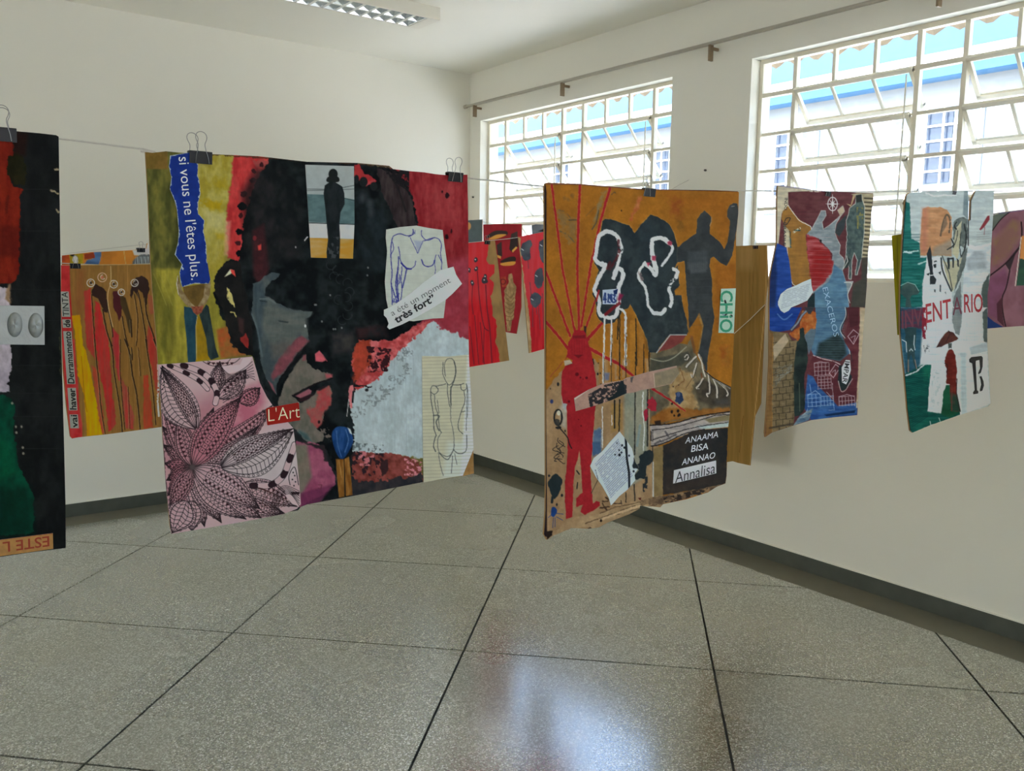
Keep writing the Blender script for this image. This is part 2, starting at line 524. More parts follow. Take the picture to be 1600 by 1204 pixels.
for k in range(nb+1):
    x = lx0+ins+.004+(lx1-lx0-2*ins-.008)*k/nb
    for (a_, b_) in ((ly0+.013, ymid-.007), (ymid+.007, ly1-.013)):
        MB().prism([(x-.009, a_, lz+.002), (x+.009, a_, lz+.002), (x+.002, a_, lz+.035), (x-.002, a_, lz+.035)], (0, b_-a_, 0)).build('louver_blade', M_alu, lum)
for (a_, s) in ((ly0+.0125, 1), (ymid-.0065, -1), (ymid+.0065, 1), (ly1-.0125, -1)):
    MB().prism([(lx0+ins, a_, lz+.002), (lx0+ins, a_+s*.002, lz+.002), (lx0+ins, a_+s*.016, lz+.052), (lx0+ins, a_, lz+.052)], (lx1-lx0-2*ins, 0, 0)).build('reflector', M_alu, lum)
for y in ((ly0+ymid)/2, (ymid+ly1)/2):
    MB().tube([(lx0+ins+.01, y, lz+.046), (lx1-ins-.01, y, lz+.046)], .008, 10).build('tube', M_tube, lum)

# small nails left in the plaster
M_nail = mat('nail_steel', rgb(96, 92, 84), rough=.5)
def nail(px, py, ax, label):
    p = un(px, py, ax, 0.0)
    d = np.zeros(3); d[ax] = -.012
    tag(MB().tube([p, p+d], .006, 8).build('wall_nail', M_nail), label, 'nail', 'nails in the plaster')
nail(1103, 266, 0, 'small nail in the plaster between the two windows')
nail(740, 308, 0, 'small nail in the plaster beside the room corner')

# ================================================================== painted sheets
GAIN = 0.485      # photo value -> paint reflectance, by how much light falls on the row
ROW = [1.0]
_rng = np.random.RandomState(7)
_lat = _rng.rand(256, 256)
def vnoise(X, Y, sx, sy, seed=0):
    x = X/sx+seed*17.31; y = Y/sy+seed*7.77
    xi = np.floor(x).astype(int); yi = np.floor(y).astype(int)
    fx = x-xi; fy = y-yi
    fx = fx*fx*(3-2*fx); fy = fy*fy*(3-2*fy)
    a = _lat[yi & 255, xi & 255]; b = _lat[yi & 255, (xi+1) & 255]
    c = _lat[(yi+1) & 255, xi & 255]; d = _lat[(yi+1) & 255, (xi+1) & 255]
    return (a*(1-fx)+b*fx)*(1-fy)+(c*(1-fx)+d*fx)*fy
def fbm(X, Y, sx, sy, seed=0, o=3):
    t = 0; a = .5; tot = 0
    for i in range(o):
        t = t+a*vnoise(X, Y, sx/2**i, sy/2**i, seed+i*3.7); tot += a; a *= .55
    return t/tot
def catmull(pts, closed=True, n=5):
    p = np.array(pts, float); m = len(p); out = []
    for i in range(m if closed else m-1):
        if closed: a, b, c, d = p[i-1], p[i], p[(i+1) % m], p[(i+2) % m]
        else: a, b, c, d = p[max(i-1, 0)], p[i], p[i+1], p[min(i+2, m-1)]
        for k in range(n):
            t = k/n
            out.append(.5*((2*b)+(-a+c)*t+(2*a-5*b+4*c-d)*t*t+(-a+3*b-3*c+d)*t**3))
    if not closed: out.append(p[-1])
    return np.array(out)
def seg_dist(X, Y, a, b):
    dx, dy = b[0]-a[0], b[1]-a[1]; L2 = dx*dx+dy*dy+1e-9
    t = np.clip(((X-a[0])*dx+(Y-a[1])*dy)/L2, 0, 1)
    return np.hypot(X-a[0]-t*dx, Y-a[1]-t*dy), t
def inside(X, Y, pts):
    r = np.zeros(X.shape, bool); n = len(pts)
    for i in range(n):
        x0, y0 = pts[i]; x1, y1 = pts[(i+1) % n]
        if y0 == y1: continue
        c = ((y0 > Y) != (y1 > Y)) & (X < (x1-x0)*(Y-y0)/(y1-y0)+x0)
        r ^= c
    return r

class Cv:
    """a paint layer sampled on a grid; coordinates are those of the photograph's frame"""
    def __init__(s, x0, y0, x1, y1, k, base):
        nx = int((x1-x0)*k)+1; ny = int((y1-y0)*k)+1
        s.X, s.Y = np.meshgrid(np.linspace(x0, x1, nx), np.linspace(y0, y1, ny))
        s.c = np.zeros((ny, nx, 3)); s.c[:] = np.array(base)/255.
        s.b = (x0, y0, x1, y1); s.k = k; s.seed = 1
    def win(s, pts, m):
        p = np.asarray(pts, float)
        x0, y0 = p.min(0)-m; x1, y1 = p.max(0)+m
        i0 = max(0, int((x0-s.b[0])*s.k)); i1 = min(s.X.shape[1], int((x1-s.b[0])*s.k)+2)
        j0 = max(0, int((y0-s.b[1])*s.k)); j1 = min(s.X.shape[0], int((y1-s.b[1])*s.k)+2)
        if i1 <= i0 or j1 <= j0: return None
        return slice(j0, j1), slice(i0, i1)
    def put(s, w, al, col, col2=None, ns=(14, 14), sh=0.5):
        c = np.array(col)/255.
        if col2 is not None:
            s.seed += 1
            t = np.clip((fbm(s.X[w], s.Y[w], ns[0], ns[1], s.seed)-.5)*2.6+sh, 0, 1)[..., None]
            c = c*(1-t)+np.array(col2)/255.*t
        s.c[w] = s.c[w]*(1-al[..., None])+c*al[..., None]
    def poly(s, pts, col, col2=None, a=1, soft=.8, rough=0., rs=5, sm=False, ns=(14, 14), sh=.5):
        if sm: pts = catmull(pts)
        w = s.win(pts, soft+rough*2+1)
        if w is None: return s
        X, Y = s.X[w], s.Y[w]
        if rough:
            s.seed += 1
            X2 = X+(fbm(X, Y, rs, rs, s.seed, 2)-.5)*2*rough*2; Y2 = Y+(fbm(X, Y, rs, rs, s.seed+50, 2)-.5)*2*rough*2
        else: X2, Y2 = X, Y
        ins = inside(X2, Y2, pts)
        d = np.full(X.shape, 1e9); n = len(pts)
        for i in range(n):
            dd, _ = seg_dist(X2, Y2, pts[i], pts[(i+1) % n]); d = np.minimum(d, dd)
        sd = np.where(ins, -d, d)
        al = np.clip(.5-sd/soft, 0, 1)*a
        s.put(w, al, col, col2, ns, sh); return s
    def line(s, pts, width, col, a=1, w2=None, soft=.7, rough=0., rs=4, sm=False, dry=0.):
        if sm: pts = catmull(pts, False)
        w = s.win(pts, width+soft+rough*2+1)
        if w is None: return s
        X, Y = s.X[w], s.Y[w]
        if rough:
            s.seed += 1
            X = X+(fbm(X, Y, rs, rs, s.seed, 2)-.5)*4*rough; Y = Y+(fbm(X, Y, rs, rs, s.seed+50, 2)-.5)*4*rough
        d = np.full(X.shape, 1e9); n = len(pts)-1
        for i in range(n):
            dd, t = seg_dist(X, Y, pts[i], pts[i+1])
            wd = width if w2 is None else width+(w2-width)*((i+t)/n)
            d = np.minimum(d, dd-wd/2)
        al = np.clip(.5-d/soft, 0, 1)*a
        if dry:
            s.seed += 1
            al = al*np.clip((fbm(X, Y, 3, 3, s.seed)-dry)*6+.5, 0, 1)
        s.put(w, al, col); return s
    def dot(s, x, y, rx, ry, col, a=1, rough=0., soft=.8, col2=None):
        th = np.linspace(0, 2*math.pi, 18, endpoint=False)
        return s.poly(np.c_[x+rx*np.cos(th), y+ry*np.sin(th)], col, col2, a=a, rough=rough, soft=soft)
    def ring(s, x, y, rx, ry, w, col, a=1, t0=0, t1=360):
        th = np.radians(np.linspace(t0, t1, 20))
        return s.line(np.c_[x+rx*np.cos(th), y+ry*np.sin(th)], w, col, a=a)
    def splat(s, pts, col, thr=.55, ns=(4, 4), a=1, seed=None, sm=False):
        if sm: pts = catmull(pts)
        w = s.win(pts, 1)
        if w is None: return s
        s.seed += 1
        X, Y = s.X[w], s.Y[w]
        al = np.clip((fbm(X, Y, ns[0], ns[1], s.seed if seed is None else seed)-thr)*14+.5, 0, 1)*inside(X, Y, pts)*a
        s.put(w, al, col); return s
    def tex(s, amp, sx, sy, region=None):
        s.seed += 1
        n = (fbm(s.X, s.Y, sx, sy, s.seed)-.5)*2*amp
        if region is not None: n = n*inside(s.X, s.Y, region)
        s.c *= (1+n)[..., None]; return s

def T(ox, oy, k):
    """zoom-crop coordinates -> frame coordinates"""
    return lambda *p: [(ox+p[i]/k, oy+p[i+1]/k) for i in range(0, len(p), 2)]

M_paint = mat('acrylic_paint', rough=.7, attr='paint', bump=.2, bscale=500, spec=.05)
M_paper = mat('collage_paper', rough=.8, attr='paint', bump=.08, bscale=300, spec=.12)
M_card = mat('corrugated_card', rgb(168, 130, 86), rough=.85, var=.12, scale=40, bump=.2)
M_cardk = mat('blackened_card', rgb(40, 34, 30), rough=.8, var=.2, scale=40)

def nearest_on(poly, P):
    best = np.full(len(P), 1e9); out = P.copy(); n = len(poly)
    for i in range(n):
        a = np.array(poly[i]); b = np.array(poly[(i+1) % n]); d = b-a
        t = np.clip(((P-a)@d)/(d@d+1e-9), 0, 1); q = a+t[:, None]*d
        dd = ((P-q)**2).sum(1); m = dd < best
        best[m] = dd[m]; out[m] = q[m]
    return out

def raster(name, cv, outline, ax, val, parent, material, label=None, holes=()):
    """paint layer as a dense mesh clipped to the outline of the sheet"""
    outline = np.array(outline, float)
    ny, nx = cv.X.shape
    ins = inside(cv.X, cv.Y, outline)
    for h in holes: ins &= ~inside(cv.X, cv.Y, h)
    cnt = ins[:-1, :-1].astype(int)+ins[1:, :-1]+ins[:-1, 1:]+ins[1:, 1:]
    q = cnt >= 2
    idx = np.arange(ny*nx).reshape(ny, nx)
    quads = np.stack([idx[:-1, :-1][q], idx[1:, :-1][q], idx[1:, 1:][q], idx[:-1, 1:][q]], 1)
    used = np.unique(quads)
    remap = np.full(ny*nx, -1); remap[used] = np.arange(len(used)); quads = remap[quads]
    P = np.stack([cv.X.ravel()[used], cv.Y.ravel()[used]], 1)
    out = ~ins.ravel()[used]
    if out.any() and not len(holes): P[out] = nearest_on(outline, P[out])
    W = un(P[:, 0], P[:, 1], ax, val)-wpos(parent)
    me = bpy.data.meshes.new(name)
    me.vertices.add(len(W)); me.vertices.foreach_set('co', W.ravel().astype(np.float32))
    me.loops.add(quads.size); me.loops.foreach_set('vertex_index', quads.ravel().astype(np.int32))
    me.polygons.add(len(quads))
    me.polygons.foreach_set('loop_start', (np.arange(len(quads))*4).astype(np.int32))
    me.update(calc_edges=True)
    c = s2l(np.clip(cv.c.reshape(-1, 3)[used], 0, 1))/(GAIN*ROW[0])
    mx_ = c.max(1); sat = (mx_-c.min(1))/(mx_+1e-6)
    c = np.clip(c*(1-.36*sat)[:, None], .005, .92)
    at = me.color_attributes.new('paint', 'FLOAT_COLOR', 'POINT')
    at.data.foreach_set('color', np.c_[c, np.ones(len(c))].ravel().astype(np.float32))
    me.materials.append(material)
    me.validate()
    o = link(name, me, parent)
    WP[o.name] = wpos(parent)
    if label: o['label'] = label
    return o

def sheet(name, outline, ax, val, thick, material, parent):
    """solid sheet: traced outline, real thickness away from the camera"""
    P = un(np.array(outline, float)[:, 0], np.array(outline, float)[:, 1], ax, val)
    d = np.zeros(3); d[ax] = thick
    return MB().prism(P, d).build(name, material, parent)

def board(name, outline, ax, val, label, cv, group=None, card=M_card, cat='artwork', thick=.005, body='cardboard', holes=()):
    o = np.array(outline, float)
    P = un(o[:, 0], o[:, 1], ax, val)
    root = empty(name, (P[:, 0].mean(), P[:, 1].mean(), P[:, 2].min()), label, cat, group)
    sheet(body, outline, ax, val+.0004, thick, card, root)
    if cv is not None: raster('painted_face', cv, outline, ax, val, root, M_paint, holes=holes)
    return root

M_rim = mat('paper_white', rgb(206, 206, 200), rough=.8, var=.04)

# ---- lettering -----------------------------------------------------
_caps = {}
def text_mesh(txt, bold=0.0, shear=0.0):
    cu = bpy.data.curves.new('t', 'FONT'); cu.body = txt; cu.offset = bold; cu.resolution_u = 3; cu.shear = shear
    ob = bpy.data.objects.new('t', cu); col.objects.link(ob)
    bpy.context.view_layer.update()
    me = bpy.data.meshes.new_from_object(ob)
    v = np.array([tuple(x.co) for x in me.vertices]); f = [tuple(p.vertices) for p in me.polygons]
    bpy.data.objects.remove(ob); bpy.data.curves.remove(cu); bpy.data.meshes.remove(me)
    return v, f
_hv, _ = text_mesh('H'); CAPH = _hv[:, 1].max()
def lettering(txt, p0, p1, capvec, ax, val, lift, parent, material, bold=0.0, name='lettering', mirror=False):
    """text from frame point p0 to p1 along the baseline; capvec = pixel vector of the cap height"""
    v, f = text_mesh(txt, bold)
    x0, x1 = v[:, 0].min(), v[:, 0].max()
    u = (v[:, 0]-x0)/(x1-x0); w = v[:, 1]/CAPH
    px = p0[0]+u*(p1[0]-p0[0])+w*capvec[0]; py = p0[1]+u*(p1[1]-p0[1])+w*capvec[1]
    P = un(px, py, ax, val-lift)
    return meshobj(name, P, f, material, parent)
def ink(name, r, g, b): return mat('ink_'+name, rgb(r, g, b, 1/GAIN), rough=.6, var=.03)
I_white = ink('white', 188, 192, 196); I_black = ink('black', 30, 30, 32); I_cream = ink('cream', 212, 196, 158)
I_grey = ink('grey', 70, 72, 74); I_green = ink('green', 38, 120, 88); I_red = ink('red', 140, 32, 40); I_brick = ink('brick', 128, 48, 30)

# ---- binder clips ---------------------------------------------------
M_clip = mat('clip_black', rgb(26, 26, 30), rough=.35, var=.1)
M_wire = mat('clip_wire', (.35, .34, .33, 1), rough=.3, metal=1.0, var=.05)
def clip(px, py, ax, val, w, label, tilt=0.0, spread=(0.0, .004), one=False):
    """fold-back clip gripping the top edge of a sheet; (px,py) = top of the sheet under the clip"""
    p = un(px, py, ax, val)
    e = np.array([1., 0, 0]) if ax == 1 else np.array([0, -1., 0])   # along the sheet
    n = np.zeros(3); n[ax] = -1.0                                    # towards the viewer
    z = np.array([0, 0, 1.])
    h = w*.52
    root = empty('binder_clip', p-z*h*.85, label, 'binder clip')
    q = p+n*-.0025
    prof = [(.0045, -h*.85), (.0075, h*.12), (.006, h*.2), (-.006, h*.2), (-.0075, h*.12), (-.0045, -h*.85), (-.0034, -h*.85), (-.006, h*.08), (.006, h*.08), (.0034, -h*.85)]
    poly = [q-e*w/2+n*a+z*b for a, b in prof]
    MB().prism(poly, e*w).build('clip_body', M_clip, root)
    for sgn, sp in ((1, spread[0]), (-1, spread[1])):
        pts = []
        prof2 = [(-.30, -h*.8), (-.26, -h*.3), (-.19, h*.25), (-.15, h*.75), (-.22, h*1.1), (-.245, h*1.4), (-.17, h*1.68), (0, h*1.8)]
        prof2 = prof2+[(-a, b) for a, b in prof2[-2::-1]]
        for a, b in prof2:
            off = .006+.0025*max(0, (b+h*.8)/h)
            if b < h*.2: off = .0062+.003*max(0, (b+h*.85)/(h))
            pts.append(q+e*(a*w+sp+tilt*b)+n*(sgn*off)+z*b)
        MB().tube(catmull(pts, False, 3), w*.017, 6).build('wire_handle', M_wire, root)
    return root

# ---- strings ---------------------------------------------------------
M_string = mat('string_cord', rgb(214, 210, 200), rough=.9, var=.1, scale=300)
YA = -4.208
def cord(pts, r, label, name='hanging_string'):
    o = MB().tube(catmull(pts, False, 4), r, 6).build(name, M_string)
    tag(o, label, 'string')
def pz(px, py, ax, val): return un(px, py, ax, val)
sA = [(-7.6, YA+.0085, 1.86), (-5.2, YA+.0085, 1.77)]+[tuple(pz(x, y, 1, YA+.0085)) for x, y in
     ((90, 216), (230, 238), (480, 258), (735, 278.5), (850, 291), (1000, 297), (1155, 297.5), (1290, 299.5), (1410, 299), (1600, 298))]+[(0, YA+.0085, 1.90)]
cord(sA, .0017, 'white string of the front row, crossing the room in front of the portrait panel')
Y3 = -2.2837
sC = [(-7.6, Y3+.0075, 1.9), (-5., Y3+.0075, 1.62)]+[tuple(pz(x, y, 1, Y3+.0075)) for x, y in ((95, 411), (240, 411), (480, 404), (733, 379), (850, 363), (1000, 318), (1078, 280))]
cord(sC, .0017, 'white string of the second row, knotted to the wall between the windows')
XS = -.28
sB = [tuple(pz(x, y, 0, XS+.0095)) for x, y in ((740, 344), (785, 351), (840, 352), (1000, 372), (1170, 385), (1395, 366), (1552, 336), (1640, 322))]
cord([(XS+.0095, 0, 1.96)]+sB+[(XS+.0095, -6.5, 2.0), (XS+.0095, YF, 2.05)], .0016, 'white string strung along in front of the windows')
Y4 = -2.16
cord([(-7.6, Y4+.0095, 1.85)]+[tuple(pz(x, y, 1, Y4+.0095)) for x, y in ((60, 400), (97, 397), (236, 381), (330, 380))]+[tuple(pz(480, 404.5, 1, Y3+.013))], .0016, 'short white string behind the paint-spill panel, tied to the second row string')

# ================================================================== the big portrait panel
A1 = T(220, 200, 5.471); A2 = T(480, 200, 5.471); A3 = T(220, 400, 5.471); A4 = T(480, 400, 5.471); A5 = T(220, 620, 5.471); A6 = T(480, 600, 5.471)
F1 = T(360, 380, 6.69); F2 = T(360, 540, 6.69); SK = T(600, 350, 7.086); BK = T(650, 550, 5.873)
ZT = T(240, 550, 4.15)
PO = (A1(40,205, 100,212, 215,198, 330,210, 600,222, 730,228, 1000,240, 1110,252) + A2(0,288, 180,292, 430,298, 700,322, 735,350, 880,368, 1000,378, 1100,394, 1200,403, 1300,398, 1370,398, 1378,900)
      + A4(1380,700, 1390,1204) + A6(1398,200, 1420,560, 1425,762, 1330,785, 980,838, 380,957, 0,1027) + A5(1368,938, 1345,968, 1100,1010, 850,1060, 262,1168, 250,1100, 215,700, 180,200) + A3(150,930, 130,650, 100,300) + A1(85,1150, 60,550))
OLIVE, OLIV2 = (98, 94, 44), (136, 126, 58)
BLK, BLK2 = (13, 16, 17), (29, 33, 34)
cv = Cv(226, 233, 743, 836, 1.0, (112, 104, 52))
cv.poly([(226,233),(300,233),(300,580),(226,580)], (70,72,36), (112,106,50), ns=(10,26))
cv.poly([(386,420),(430,250),(600,250),(640,500),(560,640),(556,800),(440,800),(400,600)], (24,25,27), (34,34,36), soft=4)
cv.poly([(226,233),(262,233),(262,264),(228,264)], (128,98,48), (108,86,40), soft=2)
cv.poly([(288,233),(372,236),(358,330),(352,420),(345,560),(300,575),(285,430)], (172,160,86), (158,142,52), ns=(12,18), soft=8)
cv.poly(A1(500,600,680,640,700,720,540,680), (176,148,26), a=.9, soft=6, rough=3)
cv.poly(A1(620,420,730,430,740,520,640,510), (168,146,34), a=.7, soft=8, rough=3)
cv.poly(A1(640,900,720,905,715,950,650,945), (178,152,32), a=.7, soft=5)
cv.poly(A1(540,700,720,720,700,870,560,860), (184,178,126), a=.7, soft=12)
cv.poly([(243,420),(330,420),(352,470),(352,565),(246,570)], (132,124,46), (164,150,58), ns=(7,30), soft=6)
cv.poly([(292,500),(322,490),(335,560),(300,566)], (170,132,22), (150,120,30), soft=4)
cv.poly(A3(100,150,260,420,300,700,240,880,160,760,110,300), (84,80,34), (110,104,40), a=.7, soft=10, ns=(6,40))
for x in (110,160,210): cv.line(A3(x,150, x+110,420), 1.2, (158,148,72), a=.5)
cv.poly([(338,515),(370,505),(393,552),(345,560)], (176,88,46), (150,100,50), soft=4)
# red strip beside the head
cv.poly([(366,240),(432,246),(420,330),(390,420),(356,402),(354,340)], (178,48,50), (196,68,66), soft=3, rough=1.5, ns=(8,24))
cv.poly([(352,345),(361,345),(357,400),(350,398)], (206,150,130), a=.6, soft=4)
cv.poly(A1(950,270,1110,265,1080,350,1000,330), (150,80,76), a=.7, soft=3, rough=2)
# red right of the head
cv.poly([(545,250),(736,268),(738,545),(600,520),(560,300)], (132,34,40), (150,52,56), ns=(5,22))
cv.poly([(640,420),(736,400),(737,545),(640,520)], (164,66,80), (150,52,64), soft=14, ns=(14,14))
cv.poly([(668,290),(712,282),(716,345),(672,350)], (170,72,74), a=.5, soft=16, rough=3)
# pale grey field
cv.poly([(676,502),(690,514),(712,521),(735,530),(741,712),(652,716),(546,706),(550,612),(575,590),(610,560),(640,530),(660,512)], (152,163,166), (164,174,178), soft=2, rough=2.5, ns=(16,40))

# pink and red border between black and grey
cv.poly([(612,530),(625,512),(676,500),(660,516),(640,534),(616,560),(590,592),(575,600),(556,612),(550,560),(553,530),(575,528)], (176,62,62), (206,110,112), rough=2.5, ns=(8,8))
cv.poly([(551,530),(580,528),(580,570),(552,600)], (140,52,36), (180,70,52), soft=5, rough=2)
cv.splat([(572,540),(612,545),(606,580),(575,582)], (52,26,30), .48, (5,5))
# bottom band
cv.poly([(542,704),(600,708),(630,710),(655,722),(661,752),(545,778)], (112,52,46), (150,76,70), rough=1.5, ns=(8,8))
cv.splat([(545,704),(600,708),(598,745),(545,742)], (44,30,34), .52, (5,7))
cv.splat([(630,710),(660,722),(660,745),(632,742)], (206,130,140), .55, (4,4))
cv.splat([(560,704),(585,706),(585,728),(560,728)], (190,112,118), .6, (6,6))
cv.poly([(470,752),(545,742),(560,752),(600,750),(640,744),(661,738),(664,756),(550,780),(470,795)], (34,34,38), (52,46,48), rough=2.5)
cv.poly(A6(640,660,690,640,690,740,640,790,620,700), (56,36,38), rough=1)
# black head and hair
cv.poly([(424,245),(480,252),(560,254),(590,258),(622,268),(634,284),(644,306),(650,332),(653,356),(650,420),(660,500),(640,516),(612,532),(560,532),(548,560),(548,604),(546,640),(552,660),(552,690),(548,776),(500,784),(528,748),(515,712),(505,696),(488,692),(470,672),(470,650),(430,634),(412,600),(394,556),(374,550),(360,536),(356,512),(346,494),(336,468),(334,444),(340,424),(352,410),(366,404),(374,408),(378,370),(384,330),(400,280)],
        BLK, BLK2, rough=1.6, ns=(16,16), sh=.4)
for x, y, r in ((396,267,4),(395,282,4.5),(381,303,4.5),(378,322,7),(376,337,4),(374,362,5),(372,380,4.5),(373,396,5),(408,257,4)): cv.dot(x, y, r, r, (62,26,30) if r < 5 else BLK, rough=1.2)
cv.poly([(378,300),(400,262),(440,262),(470,300),(470,400),(400,420),(384,380)], (17,20,21), (36,33,34), a=.8, soft=14, ns=(18,22))
cv.poly([(395,360),(412,350),(420,420),(408,450),(396,430)], (58,30,34), (74,34,38), a=.85, soft=6, ns=(8,8))
cv.poly(A1(1000,1005,1030,990,1030,1040,1005,1045), (200,70,64), soft=1.5)
cv.dot(398,372,3,4,(110,40,44))
cv.line(A1(1400,960,1425,930), 1.4, (190,190,186)); cv.dot(462,386,1,1.6,(140,140,140))
# right side of the hair, brushy brown
cv.poly([(588,262),(622,272),(644,312),(650,352),(624,362),(610,330),(596,300)], (38,30,32), (54,46,46), rough=1, ns=(5,20))
cv.line([(600,262),(620,290),(634,330)], 3, (26,24,26), a=.7, sm=True)
cv.splat([(590,256),(640,266),(640,300),(610,280)], (26,24,26), .45, (5,5))
# red bit with two small heads
cv.poly([(553,257),(562,256),(568,272),(580,276),(590,284),(572,292),(553,276)], (180,58,58), (160,46,50), rough=1.2)
cv.dot(568,284,6.5,8,(26,29,30)); cv.dot(584,291,6,7,(26,29,30)); cv.dot(557,280,4,7,(26,28,30))
cv.line([(573,290),(578,284),(586,282)], 1.2, (150,90,100), a=.6)
# smoky greys
cv.poly([(562,300),(600,330),(604,420),(570,430),(556,360)], (34,42,46), (22,26,28), a=.8, soft=14, ns=(12,16))
for (x, y) in ((578,318),(580,332),(566,310)): cv.dot(x, y, 5, 7, (66,72,76), a=.5, soft=7)
# crackle cells
for i, (x, y) in enumerate([(517,414),(527,422),(532,436),(543,442),(546,456),(541,464),(544,478),(543,492),(535,500),(529,468),(522,432)]):
    cv.ring(x, y, 7, 7, 1.0, (74,80,84), a=.35, t0=i*50, t1=i*50+210)
for (x, y) in ((516,461),(521,514),(524,514),(575,418),(574,430),(492,476),(503,502),(534,512),(494,476)): cv.dot(x, y, 1.2, 1.6, (120,124,124), a=.8)
cv.poly([(515,520),(552,516),(552,548),(520,556)], (58,54,52), (34,34,36), a=.8, soft=10)
cv.poly([(556,512),(600,508),(606,526),(560,530)], (60,34,36), (34,32,34), a=.7, soft=8)
# grey cheek
ck = F1(235,420, 300,400, 350,350, 430,305, 520,320, 500,360, 430,390, 370,460, 360,550, 420,565, 480,620, 640,690, 860,720, 820,770, 770,790, 790,850, 810,930, 820,1010, 760,1090, 690,1150) + F2(700,80, 620,190, 560,280, 510,340, 480,420, 480,520, 430,430, 380,350, 340,250, 310,150, 300,0) + F1(300,1000, 280,900, 240,800, 220,730, 235,600)
cv.poly(ck, (58,68,72), (78,84,82), rough=.6, ns=(10,26))
cv.poly(F1(300,640,640,700,850,730,800,780,800,900,600,1000,420,1050,330,900), (74,80,78), (86,88,84), soft=8, ns=(26,8))
cv.poly(F1(250,450,330,400,360,560,330,900,340,1150,300,1100,280,900,240,700), (52,64,70), (66,78,84), a=.8, soft=6, ns=(6,26))
cv.line(F1(225,740,270,860,300,1000,330,1180), 2.5, (84,98,104), a=.6, sm=True)
cv.line(F1(310,580,400,580,470,625), 2.5, (92,100,100), a=.7)
cv.line(F1(310,600,380,610), 2, (34,40,44), a=.7)
cv.poly(F1(500,805,610,820,600,832,510,818), (40,50,50), soft=2)
cv.poly(F1(690,990,740,975,820,1020,760,1090,690,1150) + F2(640,170, 540,290, 450,360, 430,330, 470,200, 560,60), (112,62,70), (132,72,80), soft=4, rough=1, ns=(10,10))
cv.poly(F1(420,1050,640,1000,600,1150,440,1204), (82,76,72), a=.7, soft=10)
cv.poly(F2(395,365,440,400,475,500,440,460), (140,80,90), soft=2)
cv.line(F2(780,40, 690,150, 600,250, 520,350, 490,480), 3.4, (20,20,22), rough=.8)
cv.dot(477,509,1.4,2.4,(196,198,194))
# mouth and chin
cv.poly(F2(740,130, 790,90, 800,180, 860,230, 960,270, 1050,295, 1064,335, 960,370, 850,410, 760,460, 650,520, 690,560, 740,600, 870,520, 900,470, 1030,420, 1060,480, 1050,600, 980,680, 960,790, 900,860, 985,940, 960,995, 860,1020, 780,980, 700,900, 640,830, 560,790, 500,700, 500,590, 560,400, 620,290, 680,200), (84,82,74), (104,96,88), rough=.8, ns=(9,16))
cv.poly(F2(760,100,790,90,790,150,750,160), (130,76,80), soft=2)
cv.poly(F2(990,290,1064,300,1064,335,1000,340), (170,84,90), soft=3)
cv.poly(F2(900,470,1030,420,1060,500,1040,620,970,700,960,790,920,860,850,800,800,700,790,660,880,640,910,560), (170,70,72), (150,84,80), soft=3, rough=1.2, ns=(8,8))
cv.poly(F2(720,880,800,920,850,1000,780,980,700,900), (52,80,84), a=.8, soft=5)
cv.line(F2(650,525,760,460,850,415,960,372,1064,340), 2.6, (24,20,22), rough=.5)
cv.poly(F2(680,525,820,450,850,470,840,500,740,550), (150,88,98), soft=1.5)
cv.poly(F2(700,560,800,520,880,505,800,570,730,585), (40,24,28), soft=2)
cv.poly(F2(905,455,1000,410,990,440,930,470), (40,28,32), soft=2)
cv.dot(498.5,659,2.2,2.8,(44,26,30))
cv.poly(F2(885,85, 930,50, 970,95, 1000,150, 960,168, 890,160), (198,92,104), soft=1.2)
cv.line(F2(975,110,1010,160), 1.4, (150,70,78))
cv.splat(F2(940,850,1060,850,1060,1000,960,1000), (96,86,80), .6, (5,5))
# neck
cv.poly([(462,690),(490,691),(504,698),(512,722),(524,744),(524,756),(506,772),(482,785),(468,792),(460,740)], (136,64,92), (158,84,108), rough=1, ns=(12,12))
cv.poly([(458,694),(480,694),(487,745),(470,775),(462,770)], (100,96,84), (112,100,90), soft=6)
cv.poly([(470,770),(524,755),(500,784),(470,792)], (104,44,76), a=.8, soft=4)
cv.line([(497,757),(503,757),(501,764),(497,762)], 1.2, (110,50,70))
cv.poly(F2(690,985,860,1025,980,1045,1000,1120,1010,1204,980,1204,960,1090,840,1040), (40,34,36), soft=2, rough=1)
# pinkish bits at the column edge
cv.poly([(546,602),(552,600),(551,625),(548,640),(545,625)], (206,120,124), rough=1)
cv.line([(552,612),(551,628)], 3, (24,24,26)); cv.line([(554,602),(580,604)], 3, (28,24,26), rough=1); cv.dot(573,609,3,2.5,(26,24,26))
cv.line([(545,624),(542,650)], 1, (200,200,198), a=.8)
for y in (671,676,681,689): cv.line([(549,y),(553,y)], 2, (22,22,24))
# printed text ghosts in the grey
for (x, y) in ((634,548),(640,553),(625,560),(634,572),(638,580),(632,556),(612,592),(622,596),(628,590),(590,610),(598,606),(606,612),(586,618),(578,622),(570,630),(560,640),(576,632),(590,626),(600,620),(612,606),(556,648),(566,644),(586,632),(604,616)):
    cv.splat([(x-5,y-5),(x+6,y-5),(x+6,y+5),(x-5,y+5)], (96,104,108), .55, (3,3), .6)
for x in (616,634,646): cv.line([(x,560),(x+1,704)], .7, (134,146,152), a=.6)
cv.splat([(548,690),(600,695),(600,706),(548,706)], (64,74,78), .6, (3,4), .7)
# specks on the red
for (x, y, r) in ((699,305,3),(698,370,3.4),(691,299,1.4),(705,361,2)): cv.dot(x, y, r, r*1.4, (40,20,24), rough=.8)
cv.line([(228,235),(262,234),(300,238),(420,247),(560,255),(615,262),(732,272)], 2.4, (66,46,32), a=.75, rough=1)
cv.line([(560,255),(612,261)], 2, (96,84,62), rough=1)
